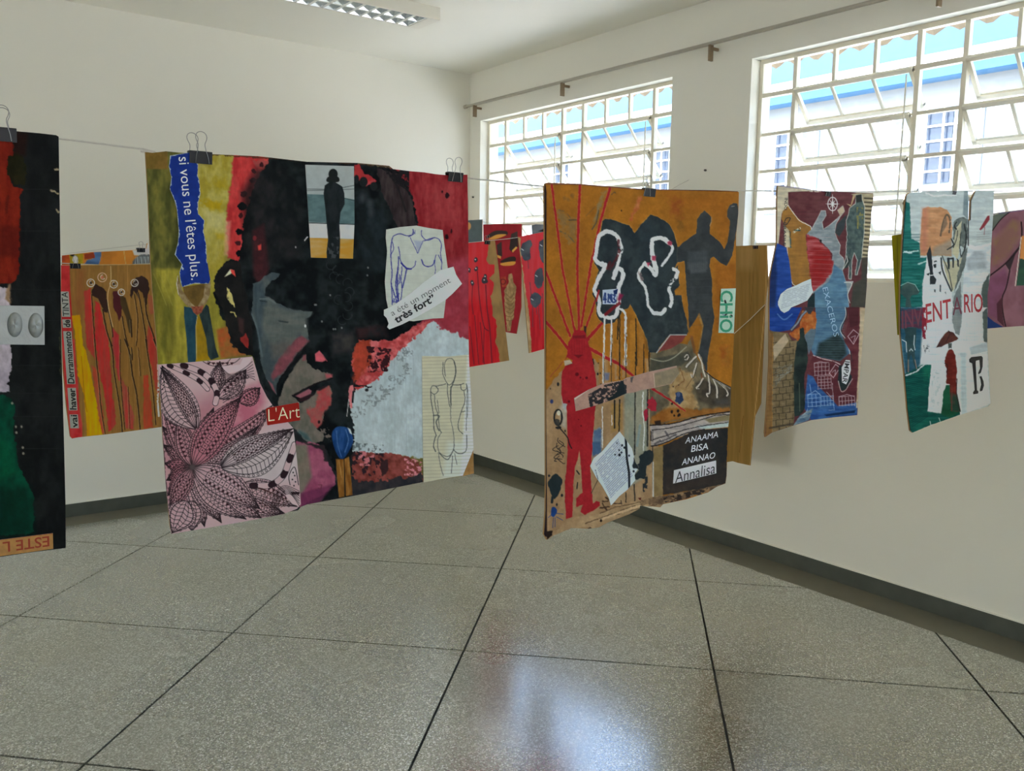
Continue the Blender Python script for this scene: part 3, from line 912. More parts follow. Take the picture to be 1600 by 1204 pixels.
# headless man in jeans
cv.poly(A3(360,262,545,235,548,300,525,400,470,445,420,420,370,330), (108,84,42), (92,72,38), ns=(8,8))
cv.poly(A3(318,165,335,230,360,300,430,400,490,450,450,470,380,410,320,330,303,240), (150,134,104), (120,98,66), ns=(6,6))
cv.poly(A3(600,215,592,330,562,400,510,450,480,440,535,350,548,240), (146,128,98), (120,98,66), ns=(6,6))
cv.line(A3(316,170,306,240,322,325), 1, (196,196,190), a=.8)
cv.poly(A3(370,430,430,440,482,512,468,600,472,880,466,918,402,905,390,700,370,520), (34,60,78), (40,72,84), ns=(5,20))
cv.poly(A3(500,500,560,410,580,430,602,560,640,780,668,862,600,888,575,850,558,700), (34,44,46), (44,56,56), ns=(5,20))
cv.line(A3(482,520,472,600,478,880), .9, (180,178,150), a=.7)
cv.poly(A3(430,430,500,430,540,420,520,480,480,505,450,480), (150,84,62), (120,58,46), ns=(3,3))
# ear
cv.poly(A3(640,160, 690,90, 760,40, 850,50, 870,200, 900,300, 930,480, 950,560, 962,850, 890,835, 790,760, 770,640, 740,600, 700,450, 640,330, 625,240), (20,20,20), (28,26,26), rough=.8)
cv.poly(A3(715,178,765,112,790,118,770,150), (214,204,166), soft=1); cv.poly(A3(765,112,800,120,812,178,775,145), (206,70,62), soft=1)
cv.poly(A3(735,262,760,290,790,370,802,440,770,400,735,350), (192,180,112), rough=.8); cv.line(A3(740,300,745,360), 1.6, (30,28,24), dry=.45)
cv.line(A3(770,480,800,485,815,520), 1.6, (188,176,110), rough=.6)
cv.poly(A3(850,700,900,660,925,720,920,790,860,740), (160,50,44), (120,40,40), rough=.8)
cv.poly(A3(830,520,880,540,880,680,840,640), (56,40,38), soft=3)
# bare card corner
cv.poly([(739,701),(743,700),(743,742),(722,746)], (152,112,66), (168,128,80), soft=.8)
# hanging blue bird-like figure with brown legs
cv.poly(A6(245,640,312,640,318,960,272,968,255,800), (128,82,34), (160,112,54), ns=(4,20))
cv.poly(A6(318,640,358,618,372,760,388,945,332,955,325,800), (122,76,32), (166,116,56), ns=(4,20))
cv.line(A6(316,640,326,940), 1.2, (50,34,24)); cv.line(A6(272,650,296,800), 1.2, (196,150,90), a=.6)
cv.poly(A6(212,420, 255,365, 330,368, 372,405, 392,470, 382,520, 340,600, 300,638, 262,612, 225,520), (24,54,104), (40,78,134), sm=True, ns=(6,20))
cv.line(A6(250,400,262,520,292,620), 1.4, (76,112,160), a=.7, sm=True); cv.line(A6(330,390,352,480,322,580), 1.6, (84,122,170), a=.7, sm=True)
cv.poly(A6(345,370,370,385,385,430,365,420), (180,190,194), soft=1.5)
cv.tex(.07, 5, 5).tex(.05, 2.2, 9)
portrait = board('portrait_panel', PO, 1, YA, 'large cardboard collage of a dark shadowed face with a blue lettered strip', cv, 'cardboard artworks hung on strings')

def glued(name, outline, parent, ax, val, lift, base, k, paint, label=None, m=3):
    o = np.array(outline, float)
    c = Cv(o[:,0].min()-m, o[:,1].min()-m, o[:,0].max()+m, o[:,1].max()+m, k, base)
    paint(c)
    sheet(name+'_backing', outline, ax, val-lift+.0003, min(lift-.0002, .0006), M_rim, parent)
    return raster(name, c, outline, ax, val-lift, parent, M_paper, label)

# torn blue strip
blue_o = A1(250,235, 240,330, 262,420, 248,520, 290,620, 310,700, 318,800, 325,880, 318,980, 290,1080, 350,1160, 360,1204) + A3(350,75, 330,140, 340,220, 355,265, 450,235, 580,235, 595,200, 580,120, 570,50) + A1(565,1150, 560,1000, 535,880, 545,790, 490,730, 490,640, 510,560, 500,450, 485,400, 490,310, 430,205)
def p_blue(c):
    c.poly(np.array(blue_o)*1.0, (26,48,126), (30,56,142), soft=.6)
    n = len(blue_o)
    for i in range(n):
        a, b = blue_o[i], blue_o[(i+1) % n]
        if i < 17 or (i > 20): c.line([a, b], 1.5, (158,172,180), rough=.8)
bs = glued('blue_strip', blue_o, portrait, 1, YA, .0012, (26,48,128), 1.2, p_blue, 'torn blue paper strip with white printed words')
lettering("si vous ne l'êtes plus.", (279, 245.5), (299, 437.5), (16.0, -1.2), 1, YA, .0018, bs, I_white)

# clipping of a standing man
man_o = [(477,257.2),(553,259.6),(554,346),(551.5,404),(486,402.2)]
def p_man(c):
    c.c[:] = np.array((138,144,144))/255.
    c.tex(.06, 10, 10)
    c.poly([(470,303),(510,304),(556,312),(556,350),(470,346)], (70,92,96), (84,106,108), ns=(12,8))
    c.poly([(470,347),(556,350),(556,373),(470,371)], (164,166,168), (172,170,168))
    c.poly([(470,371),(556,373.5),(556,406),(470,404)], (190,140,50), (182,150,96), ns=(24,8), sh=.3)
    c.line([(470,295),(520,296),(556,289)], .9, (50,54,54)); c.line([(470,298),(520,297),(556,295)], .8, (60,64,64)); c.line([(470,347.5),(556,350.5)], 1.4, (40,48,50))
    c.line([(536,309),(556,314)], .8, (40,50,52))
    c.dot(520.5,272,7.3,8.6,(22,25,25)); c.poly([(513,276),(528,276),(529,284),(511,284)], (24,26,26), sm=True)
    c.poly(A2(200,455, 150,490, 140,560, 155,690, 165,800, 178,950, 165,1060, 168,1125, 276,1125, 282,950, 275,820, 285,720, 320,650, 318,560, 300,500, 245,465), (20,24,26), (30,34,36), ns=(6,12))
    c.splat([(512,370),(530,370),(530,404),(512,404)], (62,66,70), .6, (4,6), .8)
glued('standing_man_clipping', man_o, portrait, 1, YA, .0012, (140,144,144), 1.2, p_man, 'photo clipping of a dark standing man on a yellow floor')

# torso line drawing in blue pen
tor_o = SK(25,60, 180,32, 360,16, 480,40, 650,65, 665,200, 690,370, 705,480, 700,700, 660,1040, 540,1045, 330,1075, 180,1060, 60,1000, 25,830, 10,640, 35,300, 20,150)
PEN = (46,50,138)
def p_torso(c):
    c.c[:] = np.array((166,170,162))/255.; c.tex(.05, 8, 8)
    for i in range(14): c.line([(601,364+i*11),(700,366+i*11)], .6, (146,150,146), a=.5)
    def ln(w, *p, a=.9): c.line(SK(*p), w, PEN, a=a, sm=True, rough=.25, rs=3)
    ln(1.5, 320,60, 325,110, 260,130, 180,108, 110,130, 85,190, 75,300, 80,430, 90,560, 80,650, 110,760, 150,880)
    ln(1.1, 95,200, 105,280, 75,340); ln(1.2, 160,250, 175,330, 180,400, 230,470, 290,495, 340,460, 350,410)
    ln(2.6, 190,430, 250,490, 300,495); ln(1.6, 160,360, 160,440, 150,520, 130,640, 140,760, 165,870)
    ln(2.4, 155,480, 145,600, 150,720, 160,850, a=.7); ln(1.3, 200,470, 190,600, 200,720, 180,860)
    ln(2.2, 250,500, 230,600, 205,700, a=.75); ln(1.2, 415,70, 420,130, 480,180, 560,150, 610,170, 635,230, 625,330, 640,420, 635,500)
    ln(1.1, 560,145, 500,165, 440,185); ln(1.0, 290,150, 330,230, 370,320); ln(1.0, 430,190, 400,260, 375,320)
    c.poly(SK(330,180, 430,190, 375,320), (118,128,164), a=.5, soft=4)
    ln(1.6, 415,390, 440,450, 490,470, 540,450, 560,400); ln(1.0, 575,340, 560,430, 570,500, 560,570); ln(1.0, 600,340, 640,420)
    ln(1.4, 80,650, 90,780, 90,890); ln(.9, 320,80, 310,120, 270,140); ln(.8, 345,70, 340,110)
    c.splat(SK(80,760,170,760,165,890,85,890), PEN, .5, (3,4), .6); c.splat(SK(150,480,200,500,210,700,140,700), PEN, .55, (3,5), .5)
tor = glued('torso_sketch', tor_o, portrait, 1, YA, .0012, (166,170,162), 1.3, p_torso, 'torn paper with a figure drawn in blue pen')
# quotation strip
quo_o = SK(0,948, 60,922, 120,890, 300,760, 430,650, 620,512, 770,470, 800,560, 865,660, 760,770, 680,840, 520,940, 340,1040, 200,1110, 60,1165, 35,1140, 52,1100, 30,1040, 0,1010)
qo = glued('quotation_strip', quo_o, portrait, 1, YA, .0022, (178,182,180), 1.0, lambda c: c.tex(.03, 14, 14), 'torn paper strip printed with French words')
q0, q1 = SK(92,1018)[0], SK(742,642)[0]
lettering('a été un moment', q0, q1, (-4.0, -8.0), 1, YA, .0027, qo, I_grey, bold=-.006)
q0, q1 = SK(140,1100)[0], SK(575,842)[0]
lettering('très fort”', q0, q1, (-5.2, -9.6), 1, YA, .0027, qo, I_black, bold=.028)

# lined paper with a back figure in pencil
bk_o = BK(55,35, 300,40, 486,22, 490,130, 505,400, 528,890, 430,1132, 250,1160, 70,1195, 62,800, 58,400)
PCL = (56,60,58)
def p_back(c):
    c.c[:] = np.array((176,172,150))/255.; c.tex(.04, 10, 10)
    c.poly([(731,550),(745,550),(745,745),(720,745)], (186,190,188), soft=5)
    c.poly([(700,690),(742,690),(742,750),(690,750)], (178,184,180), a=.7, soft=10)
    for i in range(36): c.line([(658,559+i*5.35),(742,556.5+i*5.35)], .7, (142,134,112), a=.7)
    def ln(w, *p, a=.85): c.line(BK(*p), w, PCL, a=a, sm=True, rough=.25, rs=3)
    ln(1.1, 250,90, 245,180, 265,250, 300,300, 340,270, 365,200, 360,110, 330,60, 280,70, 260,130, 270,220); ln(1.6, 350,90, 365,180, 345,270, 320,330)
    ln(1.1, 275,290, 200,310, 150,310, 135,360, 170,385, 205,350, 180,310); ln(1.1, 340,300, 400,300, 440,285); ln(1.3, 410,300, 420,345, 460,340, 462,290)
    ln(1.1, 290,290, 290,380, 310,500); ln(1.8, 320,320, 318,420, 322,490); ln(.9, 318,500, 320,620, 345,740, 350,850)
    ln(1.4, 135,360, 140,460, 160,570, 165,700, 185,760); ln(1.1, 170,390, 175,480, 205,590, 215,700, 235,740); ln(2.0, 160,580, 215,585, 185,640, 210,720, a=.7); ln(1.0, 195,440, 210,560)
    ln(1.5, 185,760, 160,850, 180,910); ln(1.2, 440,360, 450,450, 410,560, 385,690, 430,750); ln(1.0, 470,330, 465,520, 460,720); ln(1.0, 450,540, 415,550)
    ln(1.0, 230,745, 200,800, 205,900, 240,940, 300,955, 345,900); ln(1.4, 215,930, 290,985, 345,890); ln(1.2, 350,850, 350,900, 400,930, 460,900, 465,760)
    ln(1.0, 205,920, 225,1040, 250,1130); ln(1.0, 335,950, 325,1110); ln(1.0, 355,930, 375,1030); ln(.8, 470,300, 478,420, 470,600)
glued('pencil_sketch', bk_o, portrait, 1, YA, .0012, (176,172,150), 1.3, p_back, 'ruled paper with a pencil figure seen from behind')

# the inked leaf pattern on pink paper
zen_o = ZT(28,80, 150,72, 400,52, 640,28, 665,110, 690,200, 735,290, 775,350, 860,440, 905,490, 915,560, 930,700, 945,850, 955,985, 930,1015, 840,1050, 600,1095, 400,1130, 112,1178, 100,1060, 78,850, 60,560, 45,300)
LN = (34,24,28)
def p_zen(c):
    c.c[:] = np.array((178,150,154))/255.
    c.poly(ZT(20,400,400,250,560,300,420,700,250,1000,60,1000), (166,112,122), (178,134,140), a=.9, soft=40, ns=(26,26))
    c.poly(ZT(570,250,690,200,720,320,640,480,440,560,330,640,460,380), (176,92,112), (184,118,132), a=.9, soft=16, ns=(16,16))
    c.poly(ZT(200,700,330,700,300,860,230,960,150,880), (160,78,90), (170,100,110), a=.8, soft=24)
    c.poly(ZT(600,540,980,480,960,800,700,900,560,700), (170,158,160), (176,166,168), a=.8, soft=24)
    C0 = np.array(ZT(252,745)[0])
    def leaf(tip, wid, bend=0., mode=0, base=None, fill=(176,140,146)):
        b = C0 if base is None else np.array(ZT(*base)[0]); t = np.array(ZT(*tip)[0]); d = t-b; L = np.hypot(*d); e = d/L; n = np.array([-e[1], e[0]])
        ww = wid/4.15
        def pt(u, v): return b+d*u+n*(bend/4.15*math.sin(math.pi*u)+v*ww*math.sin(math.pi*min(1, u**.8)))
        us = np.linspace(.02, 1, 16)
        # paper showing inside the leaf and its beaded rim
        c.poly([pt(u, 1.28) for u in us]+[pt(u, -1.28) for u in us[::-1]], fill, soft=2, a=.92)
        for v in (-1, 1): c.line([pt(u, v) for u in us], 1.25, LN, a=.95)
        for v in (-1.26, 1.26): c.line([pt(u, v) for u in us], .8, LN, a=.9)
        n_s = max(5, int(L*.8/8.0)); u0 = .2
        if mode == 0:      # dotted squares along the rib, toothed bands
            for v in (-.22, .22, -.66, .66): c.line([pt(u, v) for u in us], .8, LN)
            for i in range(n_s):
                u = u0+(.96-u0)*(i+.5)/n_s; du = (.96-u0)*.5/n_s
                c.line([pt(u-du, -.22), pt(u-du, .22)], .8, LN); q = pt(u, 0); c.dot(q[0], q[1], 1.1, 1.1, LN)
                for sg in (1, -1):
                    c.poly([pt(u-du*.7, sg*.62), pt(u+du*.7, sg*.62), pt(u, sg*.36)], (60,28,34), soft=.7)
                    c.line([pt(u-du, sg*.28), pt(u, sg*.56), pt(u+du, sg*.28)], .8, LN)
                    c.line([pt(u-du, sg*.68), pt(u, sg*.95), pt(u+du, sg*.68)], .8, LN)
        elif mode == 1:    # herringbone leaf
            c.line([pt(u, 0) for u in us], 1, LN); c.line([pt(u, .5) for u in us], .8, LN); c.line([pt(u, -.5) for u in us], .8, LN)
            for i in range(n_s+2):
                u = .12+.8*i/(n_s+2)
                for sg in (1, -1): c.line([pt(u, 0), pt(min(1, u+.06), sg*.5), pt(min(1, u+.04), sg*.98)], .9, LN, a=.95)
        else:              # bricks and teeth
            for v in (.12, -.6, .62): c.line([pt(u, v) for u in us], .8, LN)
            for i in range(n_s+1):
                u = u0+(.97-u0)*(i+.5)/(n_s+1); du = (.97-u0)*.5/(n_s+1)
                c.line([pt(u, .62), pt(u, 1)], .8, LN); c.line([pt(u, -.62), pt(u, -1)], .8, LN)
                c.poly([pt(u-du*.8, -.56), pt(u+du*.8, -.56), pt(u, -.16)], (60,28,34), soft=.7)
                c.line([pt(u-du, .08), pt(u, -.34), pt(u+du, .08)], .8, LN)
                c.line([pt(u-du, .18), pt(u, .56), pt(u+du, .18)], .8, LN)
        for sg in (1, -1):
            for i in range(n_s+2):
                u = .16+.78*i/(n_s+2); q = pt(u, sg*1.13); c.ring(q[0], q[1], 1.7, 1.7, .8, LN, a=.9)
    def hollow(pts, colr=(182,156,160)): c.poly(ZT(*pts), colr, soft=1)
    # leaves radiating from the knot
    P1, P2, P3 = (170,122,130), (178,146,152), (176,112,124)
    for tip, w, bd, md, f_ in (((58,480),46,0,2,P1), ((60,600),40,6,0,P1), ((70,720),40,-4,2,P3), ((84,830),42,0,0,P3), ((92,930),44,4,2,P3), ((330,1130),60,4,2,P2), ((440,1105),60,14,0,P2),
                              ((600,1082),62,44,2,P2), ((105,1040),50,6,0,P1), ((60,350),60,18,2,P1), ((160,420),52,-8,2,P1), ((390,360),54,-4,2,P1), ((770,345),66,40,2,P1), ((690,470),40,40,0,P2)):
        leaf(tip, w, bd, md, fill=f_)
    leaf((250,1160), 60, 0, 1, base=(245,960), fill=P2); leaf((120,1172), 74, -10, 1, base=(215,960), fill=P2)
    leaf((930,1000), 60, -20, 2, base=(560,860), fill=P2); leaf((850,1045), 48, 10, 0, base=(540,950), fill=P2); leaf((700,1075), 40, 6, 2, base=(470,930), fill=P2)
    leaf((600,110), 52, 20, 2, base=(420,300), fill=P2); leaf((430,60), 40, 0, 0, base=(400,260), fill=P2); leaf((690,230), 44, 10, 2, base=(560,330), fill=P3); leaf((45,250), 34, 0, 2, base=(150,480), fill=P1)
    leaf((565,290), 80, -14, 0, fill=P3); leaf((690,1015), 84, -16, 0, fill=P2)
    # two large feathered leaves with squares
    leaf((905,515), 104, 34, 1, base=(430,748), fill=(172,158,160)); leaf((905,495), 46, -14, 0, base=(430,748), fill=(174,156,160))
    leaf((55,88), 92, -30, 1, base=(285,500), fill=(178,152,156)); leaf((45,100), 40, 24, 0, base=(278,500), fill=(178,146,150))
    # checkered bands
    def band(pts, w):
        P = catmull(ZT(*pts), False, 4); c.line(P, w/4.15+1.2, LN); c.line(P, w/4.15-.6, (184,160,164))
        for i in range(0, len(P)-1, 2): c.line([P[i], P[i+1]], w/4.15-.2, (44,26,32) if (i//2) % 2 == 0 else (178,152,156))
        for i in range(1, len(P)-1, 4): c.dot(P[i][0], P[i][1], .9, .9, LN)
    band((190,85,300,125,370,180,410,260,400,330), 34); band((640,865,760,860,840,800,880,700,915,600), 38); band((100,85,200,130,290,180,350,240), 26)
    # top flower and side shells
    c.line(ZT(320,60,370,85,440,92,520,70,560,40), 1, LN, sm=True); c.line(ZT(340,52,400,75,470,70,500,42), .9, LN, sm=True)
    for i in range(6): c.poly(ZT(345+i*30,66, 370+i*30,66, 358+i*30,84), (60,30,36), soft=.6)
    c.poly(ZT(440,90,560,80,580,40,640,34,600,110,480,140), (188,166,170), soft=1)
    for k in range(7): c.line(ZT(440-k*4,100+k*14, 500+k*4,145+k*7, 580+k*6,110+k*9, 640+k*3,60+k*20), .8, LN, sm=True)
    for k in range(9): c.ring(*ZT(430+k*22,185-(k-3)*5)[0], 2.6, 2.6, .8, LN)
    for k in range(9): c.line(ZT(450,200+k*16, 520,190+k*12, 575,225+k*8), .8, LN, sm=True)
    for k in range(8): c.line(ZT(690-k*2,880, 720+k*20,900+k*8, 700+k*18,1005), .9, (70,42,40), sm=True)
    c.poly(ZT(850,890,890,880,950,960,945,1000,900,985,860,940), (184,162,166), soft=1)
    for k in range(7): c.line(ZT(760+k*8,1040-k*6, 780+k*8,920+k*4, 850+k*6,865+k*9, 945,900+k*16), .8, LN, sm=True)
    c.line(ZT(885,860,878,800,915,745,940,860), 1.2, LN, sm=True)
    for (x, y) in ((905,780),(915,800),(900,825),(920,840),(910,865),(60,175),(62,215),(58,240),(85,170),(70,190)): q = ZT(x, y)[0]; c.dot(q[0], q[1], 1.1, 1.3, LN)
    for k in range(5): c.poly(ZT(890+k*10,905, 910+k*10,905, 900+k*10,930), (40,24,28), soft=.6)
    # dense knot
    for k in range(46):
        a = 2*math.pi*k/46; r = 12+9*((k*7) % 5)/5
        c.line([C0, C0+np.array([math.cos(a), math.sin(a)])*r], .8, (64,52,54), a=.7, w2=.4)
    c.dot(C0[0], C0[1], 4, 4, (74,66,66), a=.8, soft=3)
    c.line([zen_o[-1-i] for i in range(0, 5)], 2.0, (40,30,34), a=.7, rough=1)
glued('leaf_pattern_sheet', zen_o, portrait, 1, YA, .0016, (178,150,154), 1.45, p_zen, 'pink paper densely inked with patterned leaves')
# red word card
la = F2(370,652, 715,590, 730,778, 385,832)
lc = glued('word_card', la, portrait, 1, YA, .0028, (160,36,28), 1.0, lambda c: c.tex(.05, 9, 9), 'small red card reading in cream letters')
lettering("L'Art", F2(398,792)[0], F2(727,748)[0], (-.6, -19.5), 1, YA, .0034, lc, I_cream, bold=-.012)

clip(313, 240, 1, YA, .0385, 'large black binder clip above the blue strip of the portrait panel', tilt=-.05, spread=(.001, -.007))
clip(711, 272, 1, YA, .036, 'black binder clip at the right corner of the portrait panel', tilt=.03, spread=(.002, -.005))

# ================================================================== the orange boot panel
SC = 7.525
B1 = T(840,260,SC); B2 = T(1000,260,SC); B3 = T(840,410,SC); B4 = T(1010,410,SC); B5 = T(840,550,SC); B6 = T(1000,550,SC); B7 = T(840,690,SC); B8 = T(1000,650,SC)
OO = (B1(110,190, 480,203, 840,233, 1240,265) + B2(400,272, 900,280, 1150,292, 1163,305, 1155,560, 1130,800) + B4(1050,300, 1035,700, 1020,1100) + B6(1072,420, 1062,680) + B8(1035,140, 1018,700, 1005,790, 900,830, 800,895, 550,975, 270,1035, 240,1070, 0,1052)
      + B7(1200,785, 1080,850, 830,945, 720,1005, 600,1022, 400,1012, 180,1105, 110,1152, 75,1085, 95,800, 98,300) + B5(95,300) + B3(92,500) + B1(80,240, 90,205))
cv = Cv(847, 282, 1158, 846, 1.15, (166,106,34))
cv.poly([(840,280),(1160,280),(1160,850),(840,850)], (170,110,36), (152,98,34), ns=(22,40))
cv.poly(B2(300,300,1160,300,1160,900,1000,900,900,600,500,500), (142,88,30), (158,96,32), a=.8, soft=26)
cv.poly(B4(800,0,1060,0,1060,830,820,800), (142,86,30), (160,98,34), a=.9, soft=8)
cv.poly(B2(370,380,470,400,460,620,380,560), (128,52,36), a=.5, soft=14, rough=4)
for x, y in ((882,309),(888,312),(894,306)): cv.dot(x, y, 3, 3.4, (118,86,48), a=.6, soft=3, rough=1)
# pencil smudges
cv.poly(B1(220,520,340,540,380,600,470,620,460,850,380,900,260,760,300,700,230,610), (128,106,72), (150,108,50), a=.75, soft=4, rough=3, ns=(8,8))
cv.line(B1(250,510,330,540,390,610), 1.4, (84,74,60), a=.7, sm=True, dry=.35); cv.line(B1(370,630,460,628), 2, (70,62,52), a=.8); cv.line(B1(260,760,350,800,430,890), 2.4, (84,78,66), a=.7, sm=True, dry=.4)
cv.poly(B1(760,290,820,290,740,480,700,640,650,740,640,700,690,520), (120,112,86), (146,110,56), a=.8, soft=3, rough=1.5)
cv.line(B1(720,520,690,660,640,740), 2, (66,66,58), a=.8); cv.line(B1(570,580,680,470), 1.2, (110,84,50), a=.7)
cv.line(B1(870,330,900,300,915,310), 2, (84,70,50), a=.7); cv.dot(971,329,1,1.6,(40,30,24))
cv.poly(B1(1190,350,1230,340,1200,480,1100,640,1070,640,1120,520), (190,126,96), (170,80,52), a=.7, soft=3, rough=1.5)
cv.dot(1063,352,5,9,(120,84,36),a=.7,soft=5,rough=2)
# bare card in the lower half
TAN, TAN2 = (160,130,96), (146,116,84)
cv.poly([(846,612),(858,604),(880,575),(900,560),(930,560),(960,600),(1000,610),(1020,600),(1022,690),(1036,700),(1036,860),(846,860)], TAN, TAN2, rough=1.5, ns=(14,30))
cv.poly([(936,560),(1018,560),(1018,595),(985,588),(936,600)], (160,128,92), (168,112,48), soft=3, ns=(4,40))
for x, w, c_ in ((968,9,(170,114,46)),(989,10,(176,118,44)),(1002,8,(166,112,48)),(955,7,(164,112,52))): cv.poly([(x-w/2,500),(x+w/2,500),(x+w/2,590+(x%7)*3),(x-w/2,586)], c_, soft=1.5, rough=.6)
cv.poly([(975,600),(1012,600),(1014,690),(1008,745),(985,760),(975,700)], (120,122,108), (134,130,112), soft=5, ns=(5,30))
cv.poly([(955,630),(972,630),(972,670),(955,676)], (164,124,66), (150,118,70), soft=4)
cv.poly(B5(650,920,740,880,760,1000,740,1204,640,1204), (70,96,128), (92,112,136), soft=4, rough=1); cv.poly(B7(640,0,740,0,740,100,650,180), (66,90,120), soft=3)
cv.poly(B5(780,240,850,240,840,330,790,330), (84,98,134), a=.8, soft=3); cv.poly(B5(290,520,350,600,330,700,290,640), (140,152,168), a=.8, soft=4)
cv.poly(B5(260,640,350,620,340,900,280,880), (150,152,148), a=.6, soft=6)
# red rays
RED, RED2 = (166,40,44), (148,34,38)
def ray(p, w, w2=None): cv.line(p, w+1.6, (196,140,96), a=.35, w2=(w2 or w)+1.6); cv.line(p, w, RED, w2=w2, rough=.4)
ray([(862,289),(870,350),(879,420),(898,517)], 3.4); ray([(906.5,288),(903.5,350),(902,420),(905,516)], 4); ray([(953,294),(937,350),(922,420),(908,510)], 4.2, 3.2)
ray([(853,424),(870,470),(891,525)], 3.6); ray([(853,503),(870,522),(888,545)], 4.4); ray([(935,456),(916,510)], 3.2)
ray([(960,479),(940,505),(917,531)], 3.6, 5.5); ray([(921,544),(950,560),(966,568),(990,588)], 5, 4)
cv.line(B5(300,110,200,230,150,290), 1.6, (150,70,50), a=.8, rough=.5)
# black boot-leg creature
SL, SL2 = (36,43,47), (46,54,57)
leg = (B1(760,640, 800,613, 900,630, 1000,670, 1080,690, 1140,785, 1180,730, 1250,640, 1330,563, 1400,590, 1500,640) + B2(350,690, 400,780, 430,880, 440,950, 520,930, 520,1110, 440,1130, 400,1204)
       + B4(370,30, 390,270, 335,330, 340,380, 415,385, 430,500, 475,690, 490,800, 470,850, 280,850, 200,930, 120,1060, 50,1060)
       + B3(1310,1060, 1290,920, 1250,820, 1180,680, 1130,560, 1090,490, 1060,540, 1000,560, 960,640, 900,705, 800,722, 730,680, 690,600, 690,500, 670,420, 645,370, 700,290, 680,200, 720,90, 660,0) + B1(690,1090, 720,900, 740,760))
cv.poly(leg, (214,190,140), a=.55, soft=3); cv.poly(leg, SL, SL2, rough=.5, ns=(14,18))
cv.poly(B2(0,700,130,640,150,1000,60,1100,0,1100), (42,52,58), (36,42,46), a=.8, soft=8)
cv.poly(B4(120,560,430,540,480,800,250,860,20,1000,20,800), (56,62,62), (40,46,48), a=.7, soft=12, ns=(8,8))
cv.poly(B4(370,20,440,0,450,180,470,230,460,330,495,560,480,680,430,500,420,380,340,385,333,330,400,270), (168,112,40), (150,100,36), soft=1, rough=.5)
WHT = (200,203,200)
def ww_(w, *p, **k): cv.line(p[0], w, WHT, sm=True, rough=.5, **k)
ww_(6.2, B1(740,800,810,765,890,785,950,845,970,920)); cv.line(B1(940,850,990,960,965,1040), 5, WHT, dry=.42, sm=True)
ww_(6, B1(735,800,705,880,695,1000,675,1080,720,1135,790,1175) ); ww_(5, B1(960,1000,955,1100,920,1204)); ww_(6, B3(760,10,790,60,740,140,700,230,668,320,690,370,725,460,715,560,750,625))
ww_(5.5, B3(800,20,770,90)); ww_(6, B3(770,625,840,648,920,620,945,520,960,400,950,300,990,210,1005,130,965,70,915,100,895,180)); ww_(4, B3(890,170,915,160,930,110))
ww_(3.4, B3(960,550,1000,560,1035,620,1035,800,1035,1204))
ww_(6.5, B2(150,1090,140,960,145,870,200,842,280,850,345,900)); ww_(4, B2(345,900,385,950,370,1010,320,1080,260,1160)); ww_(6, B2(150,1060,180,1204)); ww_(4, B3(1260,0,1190,110,1200,200,1260,280,1290,400,1300,510,1380,595,1460,590,1500,545))
ww_(5.5, B3(1270,20,1330,70,1385,150,1400,80,1380,0)); ww_(6, B4(80,590,170,600,215,560)); ww_(5.5, B4(280,510,300,430,265,320)); cv.line(B4(265,300,300,220,340,190), 5, WHT, dry=.45); ww_(5.5, B4(350,170,365,110,320,75)); ww_(2.5, B4(180,35,220,0))
cv.line(B3(1200,120,1230,200), 5, (120,100,100), a=.7, dry=.4)
cv.poly(B2(320,890,350,870,380,890,370,930,330,920), (168,60,84), soft=2); cv.poly(B2(140,1050,190,1050,180,1110,140,1100), (170,64,90), soft=2); cv.poly(B3(1280,0,1330,0,1300,50), (168,60,84), soft=2)
cv.poly(B3(960,360,1010,380,960,470,940,430), (130,34,66), (150,40,80), soft=3); cv.line(B3(960,480,880,540,800,610), 5, (120,30,36), a=.9)
cv.line(B1(950,870,960,1000,920,1100,850,1204), 4.5, (84,34,38), a=.8, dry=.35); cv.line(B3(850,0,820,70), 4.5, (90,34,38), a=.7); cv.line(B3(720,330,690,450), 3, RED, a=.9)
# drips
for p, w in ((B3(790,660,780,1000,775,1204), 2.6), (B3(872,650,868,900,860,1204), 2.4), (B5(772,0,768,360), 1.8), (B5(862,0,870,120), 1.4), (B5(760,640,765,1120), 1.6), (B5(875,740,872,860), 1.3), (B5(1240,470,1235,700,1255,900,1245,1150), 1.5)):
    cv.line(p, w, (204,206,198), a=.9, rough=.4)
for p, w in ((B3(950,650,940,900), 2), (B3(965,560,965,1204), 1.8), (B5(965,0,965,320), 1.7), (B3(1155,660,1165,1204), 1.9), (B5(1155,0,1152,270), 1.8), (B3(1040,830,1035,1204), 1.2), (B5(1035,0,1040,330), 1.2), (B5(1250,0,1248,270), 1.6), (B5(1310,0,1312,220), 1.6), (B3(1250,960,1245,1204), 1.2), (B3(1310,1060,1310,1204), 1.6),
             (B5(905,570,905,890), 2.6), (B5(965,560,957,930), 2.2), (B5(1147,470,1140,1204), 1.8), (B7(1135,500,1142,690), 2), (B5(1295,430,1290,1100), 2.4), (B7(1040,600,1038,710), 1.6), (B7(1350,0,1360,640), 1.4), (B3(875,850,868,1204), .9), (B5(865,0,868,350), 1.), (B5(780,0,780,350), .9)):
    cv.line(p, w, (30,30,28), a=.92, rough=.3)
cv.line(B7(1360,240,1358,640), 2.2, (180,184,180), a=.8); cv.line(B5(1205,860,1170,1100), 4, (110,128,132), a=.7)
